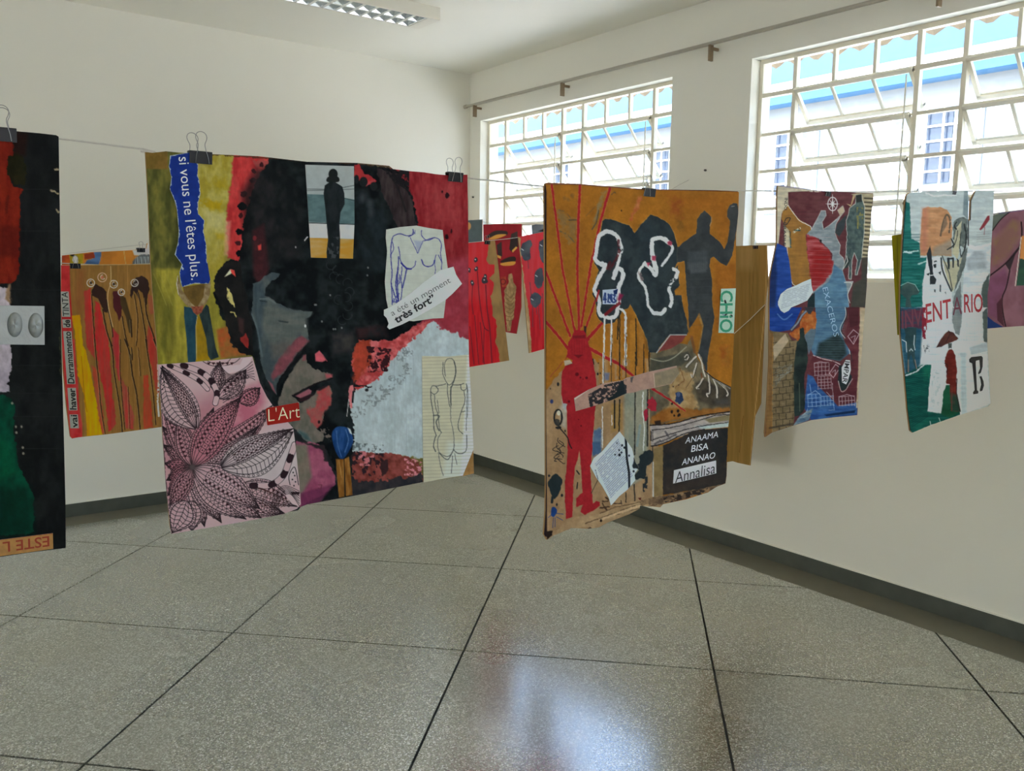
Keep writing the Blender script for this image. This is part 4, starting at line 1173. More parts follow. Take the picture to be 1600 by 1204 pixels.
# red standing man
man = (B3(400,880, 440,790, 560,800, 575,870, 600,960, 640,1080) + B5(650,100, 680,260, 695,410, 680,640, 665,830, 650,960, 640,1204) + B7(635,180, 620,310, 630,500, 640,620, 652,725, 690,695, 730,705, 735,745, 660,805, 555,862, 505,820, 530,740, 455,765, 455,660, 525,600, 520,440, 505,250, 490,95, 470,200, 440,300, 420,500, 415,800, 408,882, 335,905, 320,700, 320,480, 340,300, 352,100)
       + B5(350,900, 345,700, 340,640, 352,605, 300,600, 280,480, 280,330, 290,220, 330,160, 400,130, 410,95, 350,60, 320,90, 350,20) + B3(350,1060, 360,940))
cv.poly(man, (168,40,46), (160,36,42), rough=.4)
cv.poly(B5(420,30,540,30,480,70), (110,28,34), soft=1.5); cv.poly(B3(410,860,560,850,560,890,420,895), (124,30,38), soft=2); cv.poly(B3(545,745,575,750,570,840,545,800), (54,34,36), soft=1.5)
for k in range(6): cv.line(B3(400+k*30,900, 405+k*30,1080), .9, (140,32,40), a=.6)
for x, y, r in ((901.5,584.5,3),(907,589.5,1.6),(916.5,590,2.2),(911,592,.9),(889,627,2),(904,655,1),(908,665,1.4)): cv.dot(x, y, r, r, (96,22,30))
cv.line(B5(650,80,662,140), 1.6, (28,26,26)); cv.line(B5(350,150,410,130), 1.2, (50,30,30)); cv.poly(B5(310,100,380,90,410,130,320,160), (160,148,128), soft=1)
cv.poly(B7(585,870,690,850,700,880,630,900,590,895), (150,36,42), soft=1.2, rough=.6)
# specks, splats, insects
for x, y, r in ((872,600,2.4),(862,627,2.2),(934,584,1.8),(938,583,1.2),(860,607,1),(935,567,1),(939,600,1),(883,673,1.5)): cv.dot(x, y, r*.8, r*1.3, (32,32,34))
cv.dot(862,627,2.6,3.4,(44,54,94)); cv.line(B7(460,340,490,380), 2, (30,30,32)); cv.line(B7(470,480,462,550), 2, (30,30,32))
cv.ring(872,652,6,12,3,(30,30,30)); cv.dot(871,659,4,6,(48,46,44),a=.9,rough=1); cv.dot(873,645,3,4,(180,176,160)); cv.dot(872,668,4,3,(34,34,34),rough=1)
cv.line(B5(260,890,350,1000,370,1070,400,1130), 1.8, (32,30,30), sm=True)
for k in range(9): cv.line([(872+2*math.sin(k*2.1), 684+k*4), (872+9*math.sin(k*1.7), 690+k*4.2), (876+7*math.cos(k*2.3), 698+k*3.2)], 1.1, (34,32,32), sm=True)
cv.poly(B7(210,370, 270,420, 292,470, 260,580, 210,660, 170,650, 140,560, 125,480, 160,420), (34,42,44), sm=True, rough=.6); cv.line(B7(175,650,168,710), 4, (34,42,44)); cv.dot(878,773.5,2,2.4,(34,36,36)); cv.dot(870,788,1.4,2.4,(34,36,36))
cv.dot(858,743,2,2,(40,40,40)); cv.dot(865,799,5,8,(30,62,120),rough=.6)
for p in (B7(220,840,300,850), B7(220,880,295,920), B7(205,890,205,1000), B7(185,890,178,1010), B7(160,860,125,890)): cv.line(p, 1, (34,58,104))
cv.poly(B7(1290,100,1360,120,1365,200,1320,270,1280,300,1270,420,1220,430,1150,440,1140,390,1190,330,1115,300,1120,270,1190,250,1200,170), (36,42,44), sm=True, rough=.8); cv.splat(B7(1230,400,1300,370,1290,600,1240,600), (38,42,44), .5, (4,5))
for p in (B7(740,780,840,765), B7(760,700,830,700), B7(800,655,830,680), B7(760,720,810,800)): cv.line(p, 2.4, (70,50,36), rough=.6)
cv.line(B7(630,605,710,445), 1, (48,42,38)); cv.line(B7(890,725,980,725), 1.5, (60,42,34), rough=.5); cv.line(B7(980,690,990,735), 1.2, (50,40,34)); cv.poly(B7(1180,660,1220,655,1210,690), (90,30,28), soft=1)
# torn flap at the bottom, ribs showing
cv.poly(B7(430,880,740,840,1000,760,1204,700,1505,640,1505,700,1080,850,720,1005,400,1010,180,1105,300,960), (150,122,90), (166,138,104), rough=.8)
for p in (B7(560,960,760,890,1080,770,1480,660), B7(740,840,900,770,1300,690), B7(800,900,1100,800,1400,740)): cv.line(p, 1.4, (92,70,50), rough=.5); 
cv.line(B7(740,915,1080,790,1490,665), 4, (186,160,124), a=.9, rough=.6); cv.dot(939,813,2,2.4,(36,26,22)); cv.poly(B7(585,1015,620,1000,640,1018,600,1022), (70,52,40), soft=1)
cv.poly(B8(0,985,270,930,550,880,800,810,1000,780,1005,790,800,895,270,1035,0,1052), (140,112,82), (90,70,54), rough=1, ns=(6,6)); cv.splat(B8(270,960,800,830,800,900,300,1030), (44,36,32), .5, (6,4))
cv.poly(B7(100,1050,180,1050,165,1110,110,1150), (36,26,22), rough=.8); cv.poly([(848,283),(852,283),(854,300),(853,600),(855,838),(847,838)], (34,24,26), soft=1)
cv.line([(853,287),(905,288),(953,292),(1005,296),(1154,298)], 1.8, (92,56,62), a=.8); cv.line([(1050,296),(1154,299)], 1.4, (62,28,24), a=.9)
# the boot
boot = B4(50,1060, 120,1060, 250,1020, 400,950, 480,960, 530,860, 580,1070, 640,1204) + B6(700,20, 760,220, 870,310, 1074,420, 1070,700, 700,760, 120,865, 110,560, 110,200)
cv.poly(boot, (84,76,60), (110,98,76), rough=.5, ns=(10,14))
cv.poly(B6(340,370,450,290,470,200,640,240,620,480,700,640,420,760,130,840,220,700,340,640), (168,140,100), (150,118,76), soft=5, rough=2, ns=(8,8))
cv.poly(B6(130,760,350,640,560,660,700,680,1065,640,1065,700,700,750,420,800,130,850), (140,86,34), (158,104,48), soft=4, rough=1.2)
cv.poly(B6(650,360,760,320,900,400,1070,440,1065,640,850,640,680,560), (58,50,42), (74,66,54), soft=5, ns=(8,8)); cv.poly(B6(880,560,1040,540,1050,610,900,620), (64,62,60), a=.7, soft=5)
cv.poly(B6(130,80,400,30,560,-10,600,60,480,160,430,160,170,230,120,200), (70,68,56), (56,56,50), soft=3); cv.poly(B4(130,1050,280,852,470,850,420,930,290,1010), (126,62,58), (112,52,50), soft=1.2)
cv.line(B4(120,1060,280,850,470,850), 1.6, (150,150,148)); cv.line(B4(50,1130,200,1160,330,1110,470,990), 1.6, (150,146,126), sm=True, a=.8)
cv.poly(B4(510,850,545,860,590,1080,555,1060), (150,90,40), (120,80,44), soft=1.5); cv.poly(B6(160,420,330,370,340,540,170,560), (98,92,76), (120,108,84), a=.8, soft=4)
cv.line(B6(470,190,520,330,420,420), 1.6, (110,66,36), a=.6, rough=1); cv.line(B6(540,420,620,300,680,100), 1.2, (90,66,44), a=.7); cv.line(B6(720,250,735,320), 2, (120,70,44))
LACE = (176,168,156)
for p, w in ((B6(690,30,730,120,740,190,770,280), 3.4), (B6(660,50,560,150,545,175), 2.6), (B6(665,130,640,220,615,295,600,260), 2), (B6(740,310,690,390,665,420,690,430), 2.2), (B6(800,250,820,400,815,480,785,490,800,520), 2.4), (B6(870,330,905,420,905,530), 3), (B6(930,360,1000,420,1035,480,1020,510), 2.4), (B6(860,320,960,370,1060,420), 2), (B6(525,60,545,30,570,50,550,90,530,85), 1.6)):
    cv.line(p, w, LACE, sm=True, rough=.3); cv.line([(x+1.6, y+1.2) for x, y in p], .8, (36,32,30), sm=True, a=.8)
cv.line(B6(760,220,870,310,1070,415), 1.6, (34,30,28)); cv.dot(1061.5,621,6.5,10,(40,56,86),rough=1.2); cv.dot(1060,616,3,4,(72,84,112))
ray(B6(140,425, 290,520, 530,690), 4, 2)
cv.dot(1020,632,7.5,11,(168,42,56),rough=1.5); cv.dot(1009.5,648,3.4,10,(164,40,60),rough=1)
for x, y, r in ((1050,643,2.4),(1060,641,2.6),(1061,648,3),(1054,649,2),(1050,630,1.4),(1052,604,1),(1060,601,1)): cv.dot(x, y, r*.8, r, (34,26,24), rough=.6)
cv.poly(B6(170,810,240,800,250,860,180,860), (46,34,28), soft=2)
# rubber sole
cv.poly(B6(120,868, 400,840, 700,762, 1062,702, 1048,880, 900,890, 700,915, 480,990, 250,1085, 130,1108), (160,150,142), (136,126,122), rough=.5, ns=(14,5))
cv.poly(B6(760,790,1055,730,1050,800,820,830), (120,108,80), soft=2); cv.poly(B6(640,870,1050,820,1045,875,760,905), (160,170,166), soft=2)
for p, w in ((B6(120,860,400,835,700,752,1060,700), 2), (B6(140,915,400,880,700,800,900,740,1060,735), 1.3), (B6(150,1030,400,950,660,880,1040,825), 1.4), (B6(130,1105,280,1070,520,960,760,905), 1.8), (B6(150,910,150,1050), 1), (B6(130,930,128,1040), 2)): cv.line(p, w, (34,30,30), sm=True, rough=.3)
for p in (B6(250,1050,420,970), B6(180,1080,240,1040), B6(300,940,330,980)): cv.line(p, 3, (60,56,60), a=.7, rough=.6)
# black man with raised fist
bm_ = B2(755,518, 800,550, 838,600, 838,650, 822,690, 820,790, 870,830, 930,880, 962,925, 990,972, 1030,880, 1048,750, 1060,640, 1022,590, 1028,510, 1060,448, 1100,428, 1145,438, 1157,540, 1142,700, 1112,880, 1085,1050, 1022,1168, 940,1130, 870,1060, 830,1080, 815,1204) + B4(745,60, 772,200, 772,450, 798,650, 762,900, 732,1040, 712,1204) + B6(795,60, 792,200, 775,225, 720,60, 690,15, 665,0) + B4(610,1055, 672,740, 620,600, 600,640, 500,780, 492,560, 462,200, 450,0) + B2(522,1110, 440,1130, 440,960, 500,900, 580,840, 662,780, 670,700, 668,620, 710,560)
cv.poly(bm_, (200,160,90), a=.4, soft=3); cv.poly(bm_, (44,47,49), (52,55,56), rough=.4)
cv.poly(B2(560,1000,790,990,790,1204,560,1204), (70,74,76), (56,60,62), soft=4); cv.poly(B4(485,0,720,0,700,110,520,130), (68,72,74), soft=4)
for k in range(12): cv.line(B2(575+k*18,1000, 575+k*18,1204), .7, (50,54,56), a=.6)
cv.poly(B4(605,610,625,590,672,740,620,1040,615,1000,655,760), (168,130,70), (120,90,60), soft=1); cv.line(B2(1075,470,1110,465), 1, (120,120,116)); cv.line(B2(840,600,838,650,822,700), .8, (180,176,160), a=.6)
for k in range(7): cv.line(B4(490,200+k*90, 780,190+k*90), .6, (62,66,68), a=.5)
# brownish patch lower right
cv.poly(B4(870,980,980,990,960,1204,880,1204), (150,62,28), (150,98,40), a=.6, soft=8, rough=2)
# lettered black field
cv.poly(B8(275,345, 450,260, 600,190, 800,150, 1036,138, 1018,700, 1006,790, 800,835, 550,880, 268,925), (34,34,34), (50,44,40), rough=.5, ns=(12,16))
cv.poly(B8(270,620,400,600,420,800,1000,650,1000,780,280,920), (58,48,42), a=.6, soft=8)
cv.poly(B8(160,380,270,350,262,930,165,945), (138,116,78), (120,100,66), soft=1.2)
cv.tex(.08, 6, 6).tex(.05, 2.2, 2.2)
orange = board('boot_panel', OO, 1, YA-.001, 'ochre cardboard panel with a laced boot, a red man and a raised fist', cv, 'cardboard artworks hung on strings')
V = YA-.001
lettering('ANAAMA', B8(530,322)[0], B8(918,245)[0], (1.5,-9.5), 1, V, .0005, orange, I_white)
lettering('BISA', B8(600,420)[0], B8(802,386)[0], (1.4,-10), 1, V, .0005, orange, I_white, bold=.01)
lettering('ANANAO', B8(490,575)[0], B8(880,490)[0], (1.4,-9.5), 1, V, .0005, orange, I_white, bold=.008)
an = B8(400,635, 895,520, 897,670, 390,792)
al_ = glued('name_card', an, orange, 1, V, .0012, (186,182,196), 1.0, lambda c: c.tex(.04, 9, 9), 'pale card reading a name')
lettering('Annalisa', B8(412,785)[0], B8(882,668)[0], (1.2,-17), 1, V, .0018, al_, I_black, bold=-.004)
ch = B4(878,308, 1052,303, 1028,830, 848,826)
cc_ = glued('green_letter_card', ch, orange, 1, V, .0012, (158,180,164), 1.2, lambda c: (c.tex(.05, 9, 9), c.line(B4(925,450,945,525), 3, (30,36,34), dry=.3), c.dot(1142.5,493.5,2.2,2.2,(24,26,26)), c.line(B4(925,620,958,590), 2.4, (24,26,28)), c.line(B4(890,600,950,650), 2, (104,108,150), a=.7)), 'pale card with green capital letters set sideways')
lettering('CHiO', B4(874,330)[0], B4(866,822)[0], (18.5,-.3), 1, V, .0018, cc_, I_green, bold=.02)
tp = B5(430,540, 600,440, 770,370, 900,345, 1000,328, 1050,300, 1130,280, 1300,232) + B6(430,160, 460,250, 400,330, 370,372, 170,420, 0,450) + B5(1140,472, 1040,485, 880,560, 640,640, 450,692)
def p_tape(c):
    c.c[:] = np.array((160,128,114))/255.; c.tex(.08, 5, 5)
    c.poly(B6(170,250,460,170,460,260,360,372,170,410), (124,112,92), (140,124,100), soft=1.5, ns=(5,5))
    c.splat(B5(590,500,800,380,1050,320,1050,600,620,660), (40,38,40), .42, (3.4,3.4)); c.poly(B5(800,560,900,500,990,350,1015,330,1048,560,900,580), (28,34,36), rough=1.2)
    c.line(B6(160,250,175,410), .8, (196,180,160), a=.8); c.poly(B5(1090,300,1130,280,1110,360,1095,350), (80,72,72), soft=1); c.poly(B5(430,540,560,450,600,440,440,560), (196,172,162), soft=1)
glued('paper_tape', tp, orange, 1, V, .0010, (160,128,114), 1.2, p_tape, 'pinkish masking tape smeared with black')
lt = B5(965,930, 1035,1020, 1110,1130) + B7(1150,240, 1192,295, 1140,390, 1150,450, 1060,560, 960,640, 890,722, 862,748, 838,660, 760,520, 690,420, 618,285, 660,190, 760,110, 850,0)
def p_letter(c):
    c.c[:] = np.array((180,190,206))/255.; c.tex(.03, 12, 12)
    for k in range(21):
        t = k/20; a = np.array([928+t*24, 727+t*52.]); b = np.array([966+t*22, 686+t*56.]); a = a+(b-a)*.06
        c.line([a, b], 1.1, (92,98,116), a=.75, dry=.36)
    c.line(B5(1030,900,1045,1204), 3.2, (26,28,30)); c.line(B7(1040,0,1050,200,1075,360,1080,690), 3.4, (26,28,30))
    for x, y, r in ((972,695.5,1.6),(975.5,699,1.6),(961,710,1.2),(968,710.5,2),(971,706.5,1.4),(967.5,703,1.2),(964,692,1),(983,711.5,1.4),(990,736,1.6),(994,739,1.4)): c.dot(x, y, r, r*1.2, (26,28,32))
    c.poly(B7(1130,180,1200,170,1200,330,1120,300), (34,40,42), rough=1); c.line(B7(680,330,710,440), 1, (50,54,60), dry=.4)
glued('typed_letter', lt, orange, 1, V, .0012, (180,190,206), 1.2, p_letter, 'tilted typed letter spattered with ink')
st = B3(765,322, 945,308, 930,400, 922,492, 764,490)
def p_st(c):
    c.c[:] = np.array((164,174,190))/255.
    for p in (B3(790,360,775,440,810,430), B3(800,360,795,470), B3(835,370,825,460,850,470), B3(850,380,870,460,840,400), B3(870,370,880,470), B3(885,380,915,390,890,420,920,450,890,470)): c.line(p, 2.2, (44,66,122), rough=.5)
    c.poly(B3(890,330,950,305,935,370,900,380), (24,42,88), soft=1)
glued('numbered_sticker', st, orange, 1, V, .0010, (164,174,190), 1.4, p_st, 'small sticker with scribbled blue figures')
clip(1014.7, 296.5, 1, V, .038, 'black binder clip on top of the ochre boot panel', spread=(-.012, .014))

# ================================================================== black panel at the left edge
L1 = T(0,160,5.017); L2 = T(0,380,5.017); L3 = T(0,600,4.3)
LO = [(-140,192),(-40,199)] + L1(0,215, 90,222, 300,240, 440,256, 460,268, 468,800, 474,1204) + L2(480,700, 492,1204) + L3(428,300, 440,800, 442,1090, 440,1100, 200,1130, 0,1160) + [(-60,875),(-140,884)]
cv = Cv(-144, 188, 107, 888, .8, (20,21,21))
cv.poly([(-150,180),(110,180),(110,900),(-150,900)], (17,18,18), (25,26,26), ns=(16,30))
for y in (295,360,452,500,570,614,650,700): cv.line([(18,y),(96,y+1)], 1.1, (32,34,34), a=.7)
cv.poly([(-140,215)]+L1(90,300, 110,330, 100,420, 60,440, 60,560, 100,650, 190,690, 150,720, 160,960, 150,1000, 150,1204)+[(30,425)]+L2(120,290, 80,315)+[(0,443),(-140,440)], (112,30,20), (128,38,24), rough=1.2, ns=(8,30))
cv.poly(L1(60,430,150,380,210,500,200,640,120,650,60,560), (26,26,14), (34,32,18), rough=1.5)
cv.poly(L1(100,230,220,240,200,420,110,400), (36,20,16), a=.8, soft=6); cv.poly(L1(0,960,150,980,150,1204,0,1204), (88,26,20), a=.7, soft=8); cv.line(L1(60,740,50,860), 5, (88,28,20), a=.7, rough=1)
cv.poly([(-140,450)]+L2(0,340, 60,350, 80,480, 80,800, 90,950, 60,1100, 80,1150, 0,1170)+[(-140,610)], (138,128,138), (160,150,158), rough=1.5, ns=(8,14)); cv.poly(L2(60,330,85,320,85,470,40,440), (130,104,80), soft=3, rough=1.2)
cv.poly([(-140,612)]+L3(0,70, 70,90, 95,140, 90,300, 110,420, 130,560, 170,640, 230,760, 225,1000)+[(-140,850)], (6,52,38), (10,74,54), rough=1.5, ns=(14,24)); cv.poly(L3(0,350,60,400,120,600,0,640), (8,88,58), a=.7, soft=10)
cv.poly([(-140,770)]+L3(0,700,200,690,225,1000)+[(-140,850)], (6,38,30), a=.7, soft=14)
for x, y in ((107,285),(110,325),(153,425),(157,465),(82,128),(145,285)): q = L3(x, y)[0]; cv.dot(q[0], q[1], 1.6, 2, (120,116,104))
for p in (L1(400,690,455,710), L1(430,525,455,525), L1(445,840,460,860)): cv.line(p, 3, (150,138,110), rough=.8)
cv.poly(L2(465,680,480,680,490,1100,470,1000), (60,60,40), a=.7, rough=1)
cv.tex(.1, 5, 5)
black = board('black_panel', LO, 1, YA+.0005, 'black panel with red and green paint and a foil pill strip at far left', cv, 'cardboard artworks hung on strings', card=M_cardk)
V2 = YA+.0005
el = [(-130,861)]+L3(0,1045, 355,1000, 358,1105, 0,1155)+[(-130,882)]
ec = glued('printed_label', el, black, 1, V2, .0010, (176,130,78), 1.0, lambda c: (c.tex(.08, 6, 6), c.line([(-130,862),(0,842.5),(83,832.5)], 1.4, (150,52,34))), 'card label with red letters upside down')
lettering('ESTE L', L3(330,1020)[0], (4, 847), (.6, 15.5), 1, V2, .0016, ec, I_brick, bold=.012)
# foil pill strip
fo = [(-70,478)]+L2(0,487, 348,492, 350,795, 0,792)+[(-70,539)]
M_foil = mat('blister_foil', (.42, .44, .43, 1), rough=.42, metal=.7, var=.1, scale=60, bump=.5, bscale=120)
foil = sheet('pill_strip', fo, 1, V2-.0012, .001, M_foil, black); foil['label'] = 'silver foil strip with pill bumps'
def bump_dome(cx, cy, rx, ry, hgt):
    v = []; f = []; n, m_ = 20, 6
    for i in range(m_):
        t = i/(m_-1)*math.pi/2
        for j in range(n):
            a = 2*math.pi*j/n
            P = un(cx+rx*math.cos(a)*math.cos(t), cy+ry*math.sin(a)*math.cos(t), 1, V2-.0012-hgt*math.sin(t)*(1+.12*math.sin(3*a+i)))
            v.append(P)
    for i in range(m_-1):
        for j in range(n): f.append((i*n+j, i*n+(j+1) % n, (i+1)*n+(j+1) % n, (i+1)*n+j))
    o = meshobj('pill_bump', v, f, M_foil, foil, smooth=True)
bump_dome(23, 507, 12, 19.5, .007); bump_dome(56, 508, 12, 19.5, .007); bump_dome(-12, 507, 12, 19.5, .007)
clip(3, 203, 1, V2, .038, 'black binder clip on the black panel at the left edge of the frame')

# ================================================================== paint-spill panel (second row, left)
ROW[0] = 0.55
D1 = T(90,380,SC); D2 = T(90,530,SC)
DO = [(95.5,414)] + D1(200,250, 600,247, 1100,243) + [(262,411),(270,664)] + D2(1204,1032, 1000,1060, 560,1118, 250,1150, 170,1165, 145,1140, 100,800, 60,350) + D1(50,1100, 40,600)
cv = Cv(93, 408, 272, 687, 1.35, (128,92,50))
cv.poly([(90,405),(275,405),(275,690),(90,690)], (126,90,46), (112,82,42), ns=(3,60))
cv.poly(D1(20,250,140,262,150,560,175,900,180,1204,40,1204), (150,36,40), (164,46,48), soft=2); cv.poly(D2(40,0,200,0,215,250,240,500,255,800,290,1000,290,1150,150,1165,100,700), (160,38,42), (176,58,56), soft=2)
cv.poly(D1(240,300,320,320,310,700,270,900,200,700), (116,66,40), a=.6, soft=10)
cv.poly(D1(165,850,260,840,275,950,300,1204,215,1204) + D2(215,0, 300,60, 360,250, 400,430, 440,640, 490,900, 520,1100, 340,1140, 340,900, 320,600, 250,420, 225,200), (186,136,8), (170,120,14), soft=1.5, rough=.6, ns=(3,30)) if False else None
cv.poly(D1(165,850,260,840,278,960,300,1200) + D2(330,130, 380,340, 420,540, 470,780, 505,980, 530,1120, 345,1140, 335,950, 310,650, 240,420, 220,150) + D1(215,1150,190,980), (188,138,8), (172,122,16), soft=1.5, rough=.5, ns=(3,30))
cv.line(D2(280,200,300,450,320,700,345,850), 1.2, (136,86,10), a=.8, sm=True)
for p, c_ in ((D1(310,560,390,530,420,900,440,1204)+D2(430,0,440,250,340,80), (158,40,40)), (D1(440,670,500,720,540,930,600,1120)+D2(600,60,620,260,640,600,690,1000,600,1090,560,700,480,330,450,0)+D1(440,1204), (160,38,40)), (D1(640,990,720,1080,720,1204)+D2(730,100,740,400,760,560,700,420,680,260,640,60), (150,44,48)), (D1(1060,960,1110,1000,1170,1204)+D2(1204,200,1204,700,1160,620,1100,300,1050,60), (150,46,40)), (D2(1010,420,1060,420,1090,700,1120,1030,1010,1050,1010,700), (160,50,36)), (D2(760,470,820,560,850,760,900,900,900,1060,800,1050,770,800), (150,54,48)), (D2(400,300,480,380,520,700,560,1100,520,1110,460,760), (150,62,44)), (D1(1060,600,1140,640,1160,820,1080,840), (140,64,46))):
    cv.poly(p, c_, (c_[0]-16, c_[1]+14, c_[2]+6), soft=2, rough=.8, ns=(4,40))
BR = (44,30,26)
cv.poly(D1(400,540, 450,480, 540,530, 570,570, 575,640, 600,760, 600,820, 550,810, 510,720, 480,650, 410,620), BR, rough=.6)
cv.poly(D1(920,400, 1000,380, 1060,430, 1080,520, 1060,640, 1040,760, 1020,700, 1000,580, 950,540, 960,680, 930,600, 890,560, 880,650, 850,600, 870,480), (40,28,26), rough=.6)
cv.poly(D1(650,560, 710,560, 740,640, 760,740, 750,860, 720,920, 700,840, 660,760), (64,28,32), rough=.6); cv.poly(D1(735,600,800,640,870,900,880,1060,840,1050,800,860,740,720), (62,48,30), soft=1.5)
for p, w in ((D1(400,600,420,900,440,1204), 1.6), (D1(530,780,580,1040,640,1204), 2.2), (D1(600,800,640,1000,650,1100), 2), (D1(900,600,940,850,935,1100,925,1204), 1.4), (D1(950,580,1000,850,1040,1100,1050,1204), 2), (D1(1030,640,1050,850,1120,1060,1160,1204), 2.4), (D1(760,860,800,1100,830,1204), 1.8), (D1(860,900,870,1100), 2.2),
             (D2(435,0,460,280,490,560,510,800,560,1110), 1.5), (D2(620,30,650,180,660,350,700,600,745,900,760,1090), 2), (D2(740,0,735,350,755,650,775,880,790,1060), 1.4), (D2(790,0,850,180,880,420,930,650,970,1050), 2.2), (D2(870,100,880,240,860,180), 1.8), (D2(1035,0,1065,200,1100,440,1130,700,1155,1000), 1.8), (D2(950,100,975,430), 1), (D2(1130,0,1190,150), 1.6), (D2(830,560,850,1050), 1)):
    cv.line(p, w, (44,32,24), sm=True, rough=.3)
    cv.line([(x-1.4, y) for x, y in p], .7, (150,124,84), a=.6, sm=True)
for x, y, r in ((390,465,45),(660,480,45),(750,575,38),(905,465,42),(525,400,52)):
    q = D1(x, y)[0]; rr_ = r/SC
    cv.ring(q[0], q[1], rr_, rr_, 1.2, (176,170,158) if r < 50 else (186,140,120)); cv.ring(q[0]+1, q[1]-.5, rr_*.5, rr_*.5, 1, (190,186,176), t0=40, t1=260); cv.dot(q[0], q[1], rr_*.35, rr_*.4, (50,40,34) if r < 50 else (150,90,70))
cv.line(D1(625,270,625,450,590,600,600,760,650,980), 1.2, (166,140,100), sm=True); cv.line(D1(820,260,825,560), 1, (150,112,62), a=.7)
cv.line(D2(1180,300,1190,500,1175,700,1190,900), 3, (176,172,170), a=.8, dry=.4); cv.line([(96,414),(262,412)], 1, (176,158,124), a=.8)
cv.tex(.06, 4, 10)
YD = Y3
tinta = board('paint_spill_panel', DO, 1, YD, 'brown card with red and yellow spills and sideways lettering, behind the black panel', cv, 'cardboard artworks hung on strings')
def word(txt, y0, y1, w=10.5, bold=.02, white=True):
    f_ = lambda y: 106+(y-455)*(122-106)/(668-455.)   # baseline column drifting with the tilt
    if white:
        xs0, xs1 = f_(y0), f_(y1)
        o = [(xs0-w-1.5, y0+.8), (xs0+1.2, y0+.8), (xs1+1.2, y1-.8), (xs1-w-1.5, y1-.8)]
        sheet('word_cutting', o, 1, YD-.0010, .0008, M_rim, tinta)
    lettering(txt, (f_(y0)-.6, y0), (f_(y1)-.6, y1), (-w*.92, -.4), 1, YD, .0014, tinta, I_black, bold=bold)
word('vai', 668, 648); word('haver', 640, 606.5, bold=.03); word('Derramamento', 599, 518, bold=.02); word('de', 511, 499.5, bold=.03); word('TINTA', 494, 456, bold=.005)
clip(117.5, 413, 1, YD, .034, 'small black clip on the brown paint-spill panel')

# sheet peeping out above it
SO = [(97,399)] + D1(430,100, 520,98, 800,85, 880,80, 1040,60, 1050,0, 1090,-8) + [(262,373),(262,520),(97,520)]
cv = Cv(95, 370, 264, 522, .8, (160,104,44))
cv.poly([(90,360),(270,360),(270,530),(90,530)], (166,108,44), (150,96,40), ns=(16,16)); cv.poly(D1(30,140,140,130,150,300,30,300), (128,46,30), (150,70,30)); cv.poly(D1(140,130,300,120,300,300,150,300), (120,108,30), (150,130,30), ns=(6,6)); cv.dot(118,405,4,6,(150,160,170),rough=1)
cv.poly(D1(150,130,200,125,195,155,150,150), (30,28,24)); cv.poly(D1(310,125,430,105,450,170,320,190), (120,50,34)); cv.poly(D1(430,100,520,98,480,260,300,260,340,200,440,170), (66,96,136), (50,74,110), rough=.8)
cv.poly(D1(880,80,1040,60,1060,-10,1100,-10,1100,150,900,140), (168,164,148), soft=1.5); cv.poly(D1(880,240,900,180,960,140,1080,125,1110,160,1110,260,880,260), (70,74,76), rough=.8)
for k in range(7): cv.line(D1(920+k*24,160, 915+k*24,245), 1, (130,140,144))
cv.line(D1(780,90,800,240), 1, (196,160,110), a=.7)
peep = board('hidden_panel', SO, 1, Y4, 'orange and blue painted sheet peeping out above the paint-spill panel', cv, 'cardboard artworks hung on strings')
clip(220, 388.5, 1, Y4, .030, 'tiny black clip on the orange sheet above the paint-spill panel')

# ================================================================== red panels of the second row
R1 = T(720,320,4.63)
RO1 = [(700,382)] + R1(50,275, 205,262, 248,258, 270,420, 300,700, 350,1125, 62,1172) + [(702,577)]
cv = Cv(698, 372, 798, 580, 1.4, (178,42,46))
cv.poly([(690,360),(800,360),(800,590),(690,590)], (186,48,52), (170,38,42), ns=(6,40)); cv.poly([(700,470),(780,470),(790,580),(700,580)], (158,26,32), (170,34,38), soft=20, ns=(3,40))
cv.poly(R1(205,255, 195,360, 185,390, 200,430, 240,435, 245,490, 205,530, 240,560, 235,620, 215,660, 225,720, 230,800, 255,830, 260,940, 250,990, 275,1060, 285,1150, 370,1140, 300,500, 255,255), (128,100,62), (112,88,54), rough=.6, ns=(8,20)); cv.line(R1(250,262,300,620,350,1120), 1.4, (96,74,46))
for x, y, r in ((108,398,18),(112,462,16),(85,565,18),(172,545,26),(178,520,14),(60,470,14)):
    q = R1(x, y)[0]; cv.dot(q[0], q[1], r/4.63*.8, r/4.63*1.1, (46,40,44), rough=.8); cv.dot(q[0]-.6, q[1]-.6, 1, 1, (150,140,140))
for p, w in ((R1(120,480,135,680,165,870,200,910), 1.2), (R1(85,580,80,700,90,790), 1), (R1(180,580,190,750,210,900,225,1140), 1.4), (R1(65,880,95,1150), .9), (R1(100,800,130,1150), .9), (R1(140,850,170,1150), 1), (R1(170,880,160,1140), .9)): cv.line(p, w, (70,30,36), sm=True, a=.9)
red1 = board('red_drip_panel', RO1, 1, Y3, 'red panel with bare brown edge and thin drips, just right of the portrait panel', cv, 'cardboard artworks hung on strings')
clip(761, 377, 1, Y3, .032, 'small black clip on the red panel with the bare brown edge')
RO2 = R1(415,232, 600,195) + [(905,350),(912,530)] + R1(610,1040, 495,1072, 460,640, 440,420)
cv = Cv(806, 346, 914, 556, 1.2, (176,42,48))
cv.poly([(800,340),(920,340),(920,560),(800,560)], (184,52,58), (168,40,46), ns=(6,40)); cv.poly([(815,480),(920,470),(920,560),(815,560)], (152,26,32), (166,36,42), soft=18, ns=(3,40))
cv.poly(R1(410,225, 432,240, 440,400, 470,620, 500,840, 515,1075, 490,1080, 430,500), (150,128,96), (130,104,70), rough=.6)
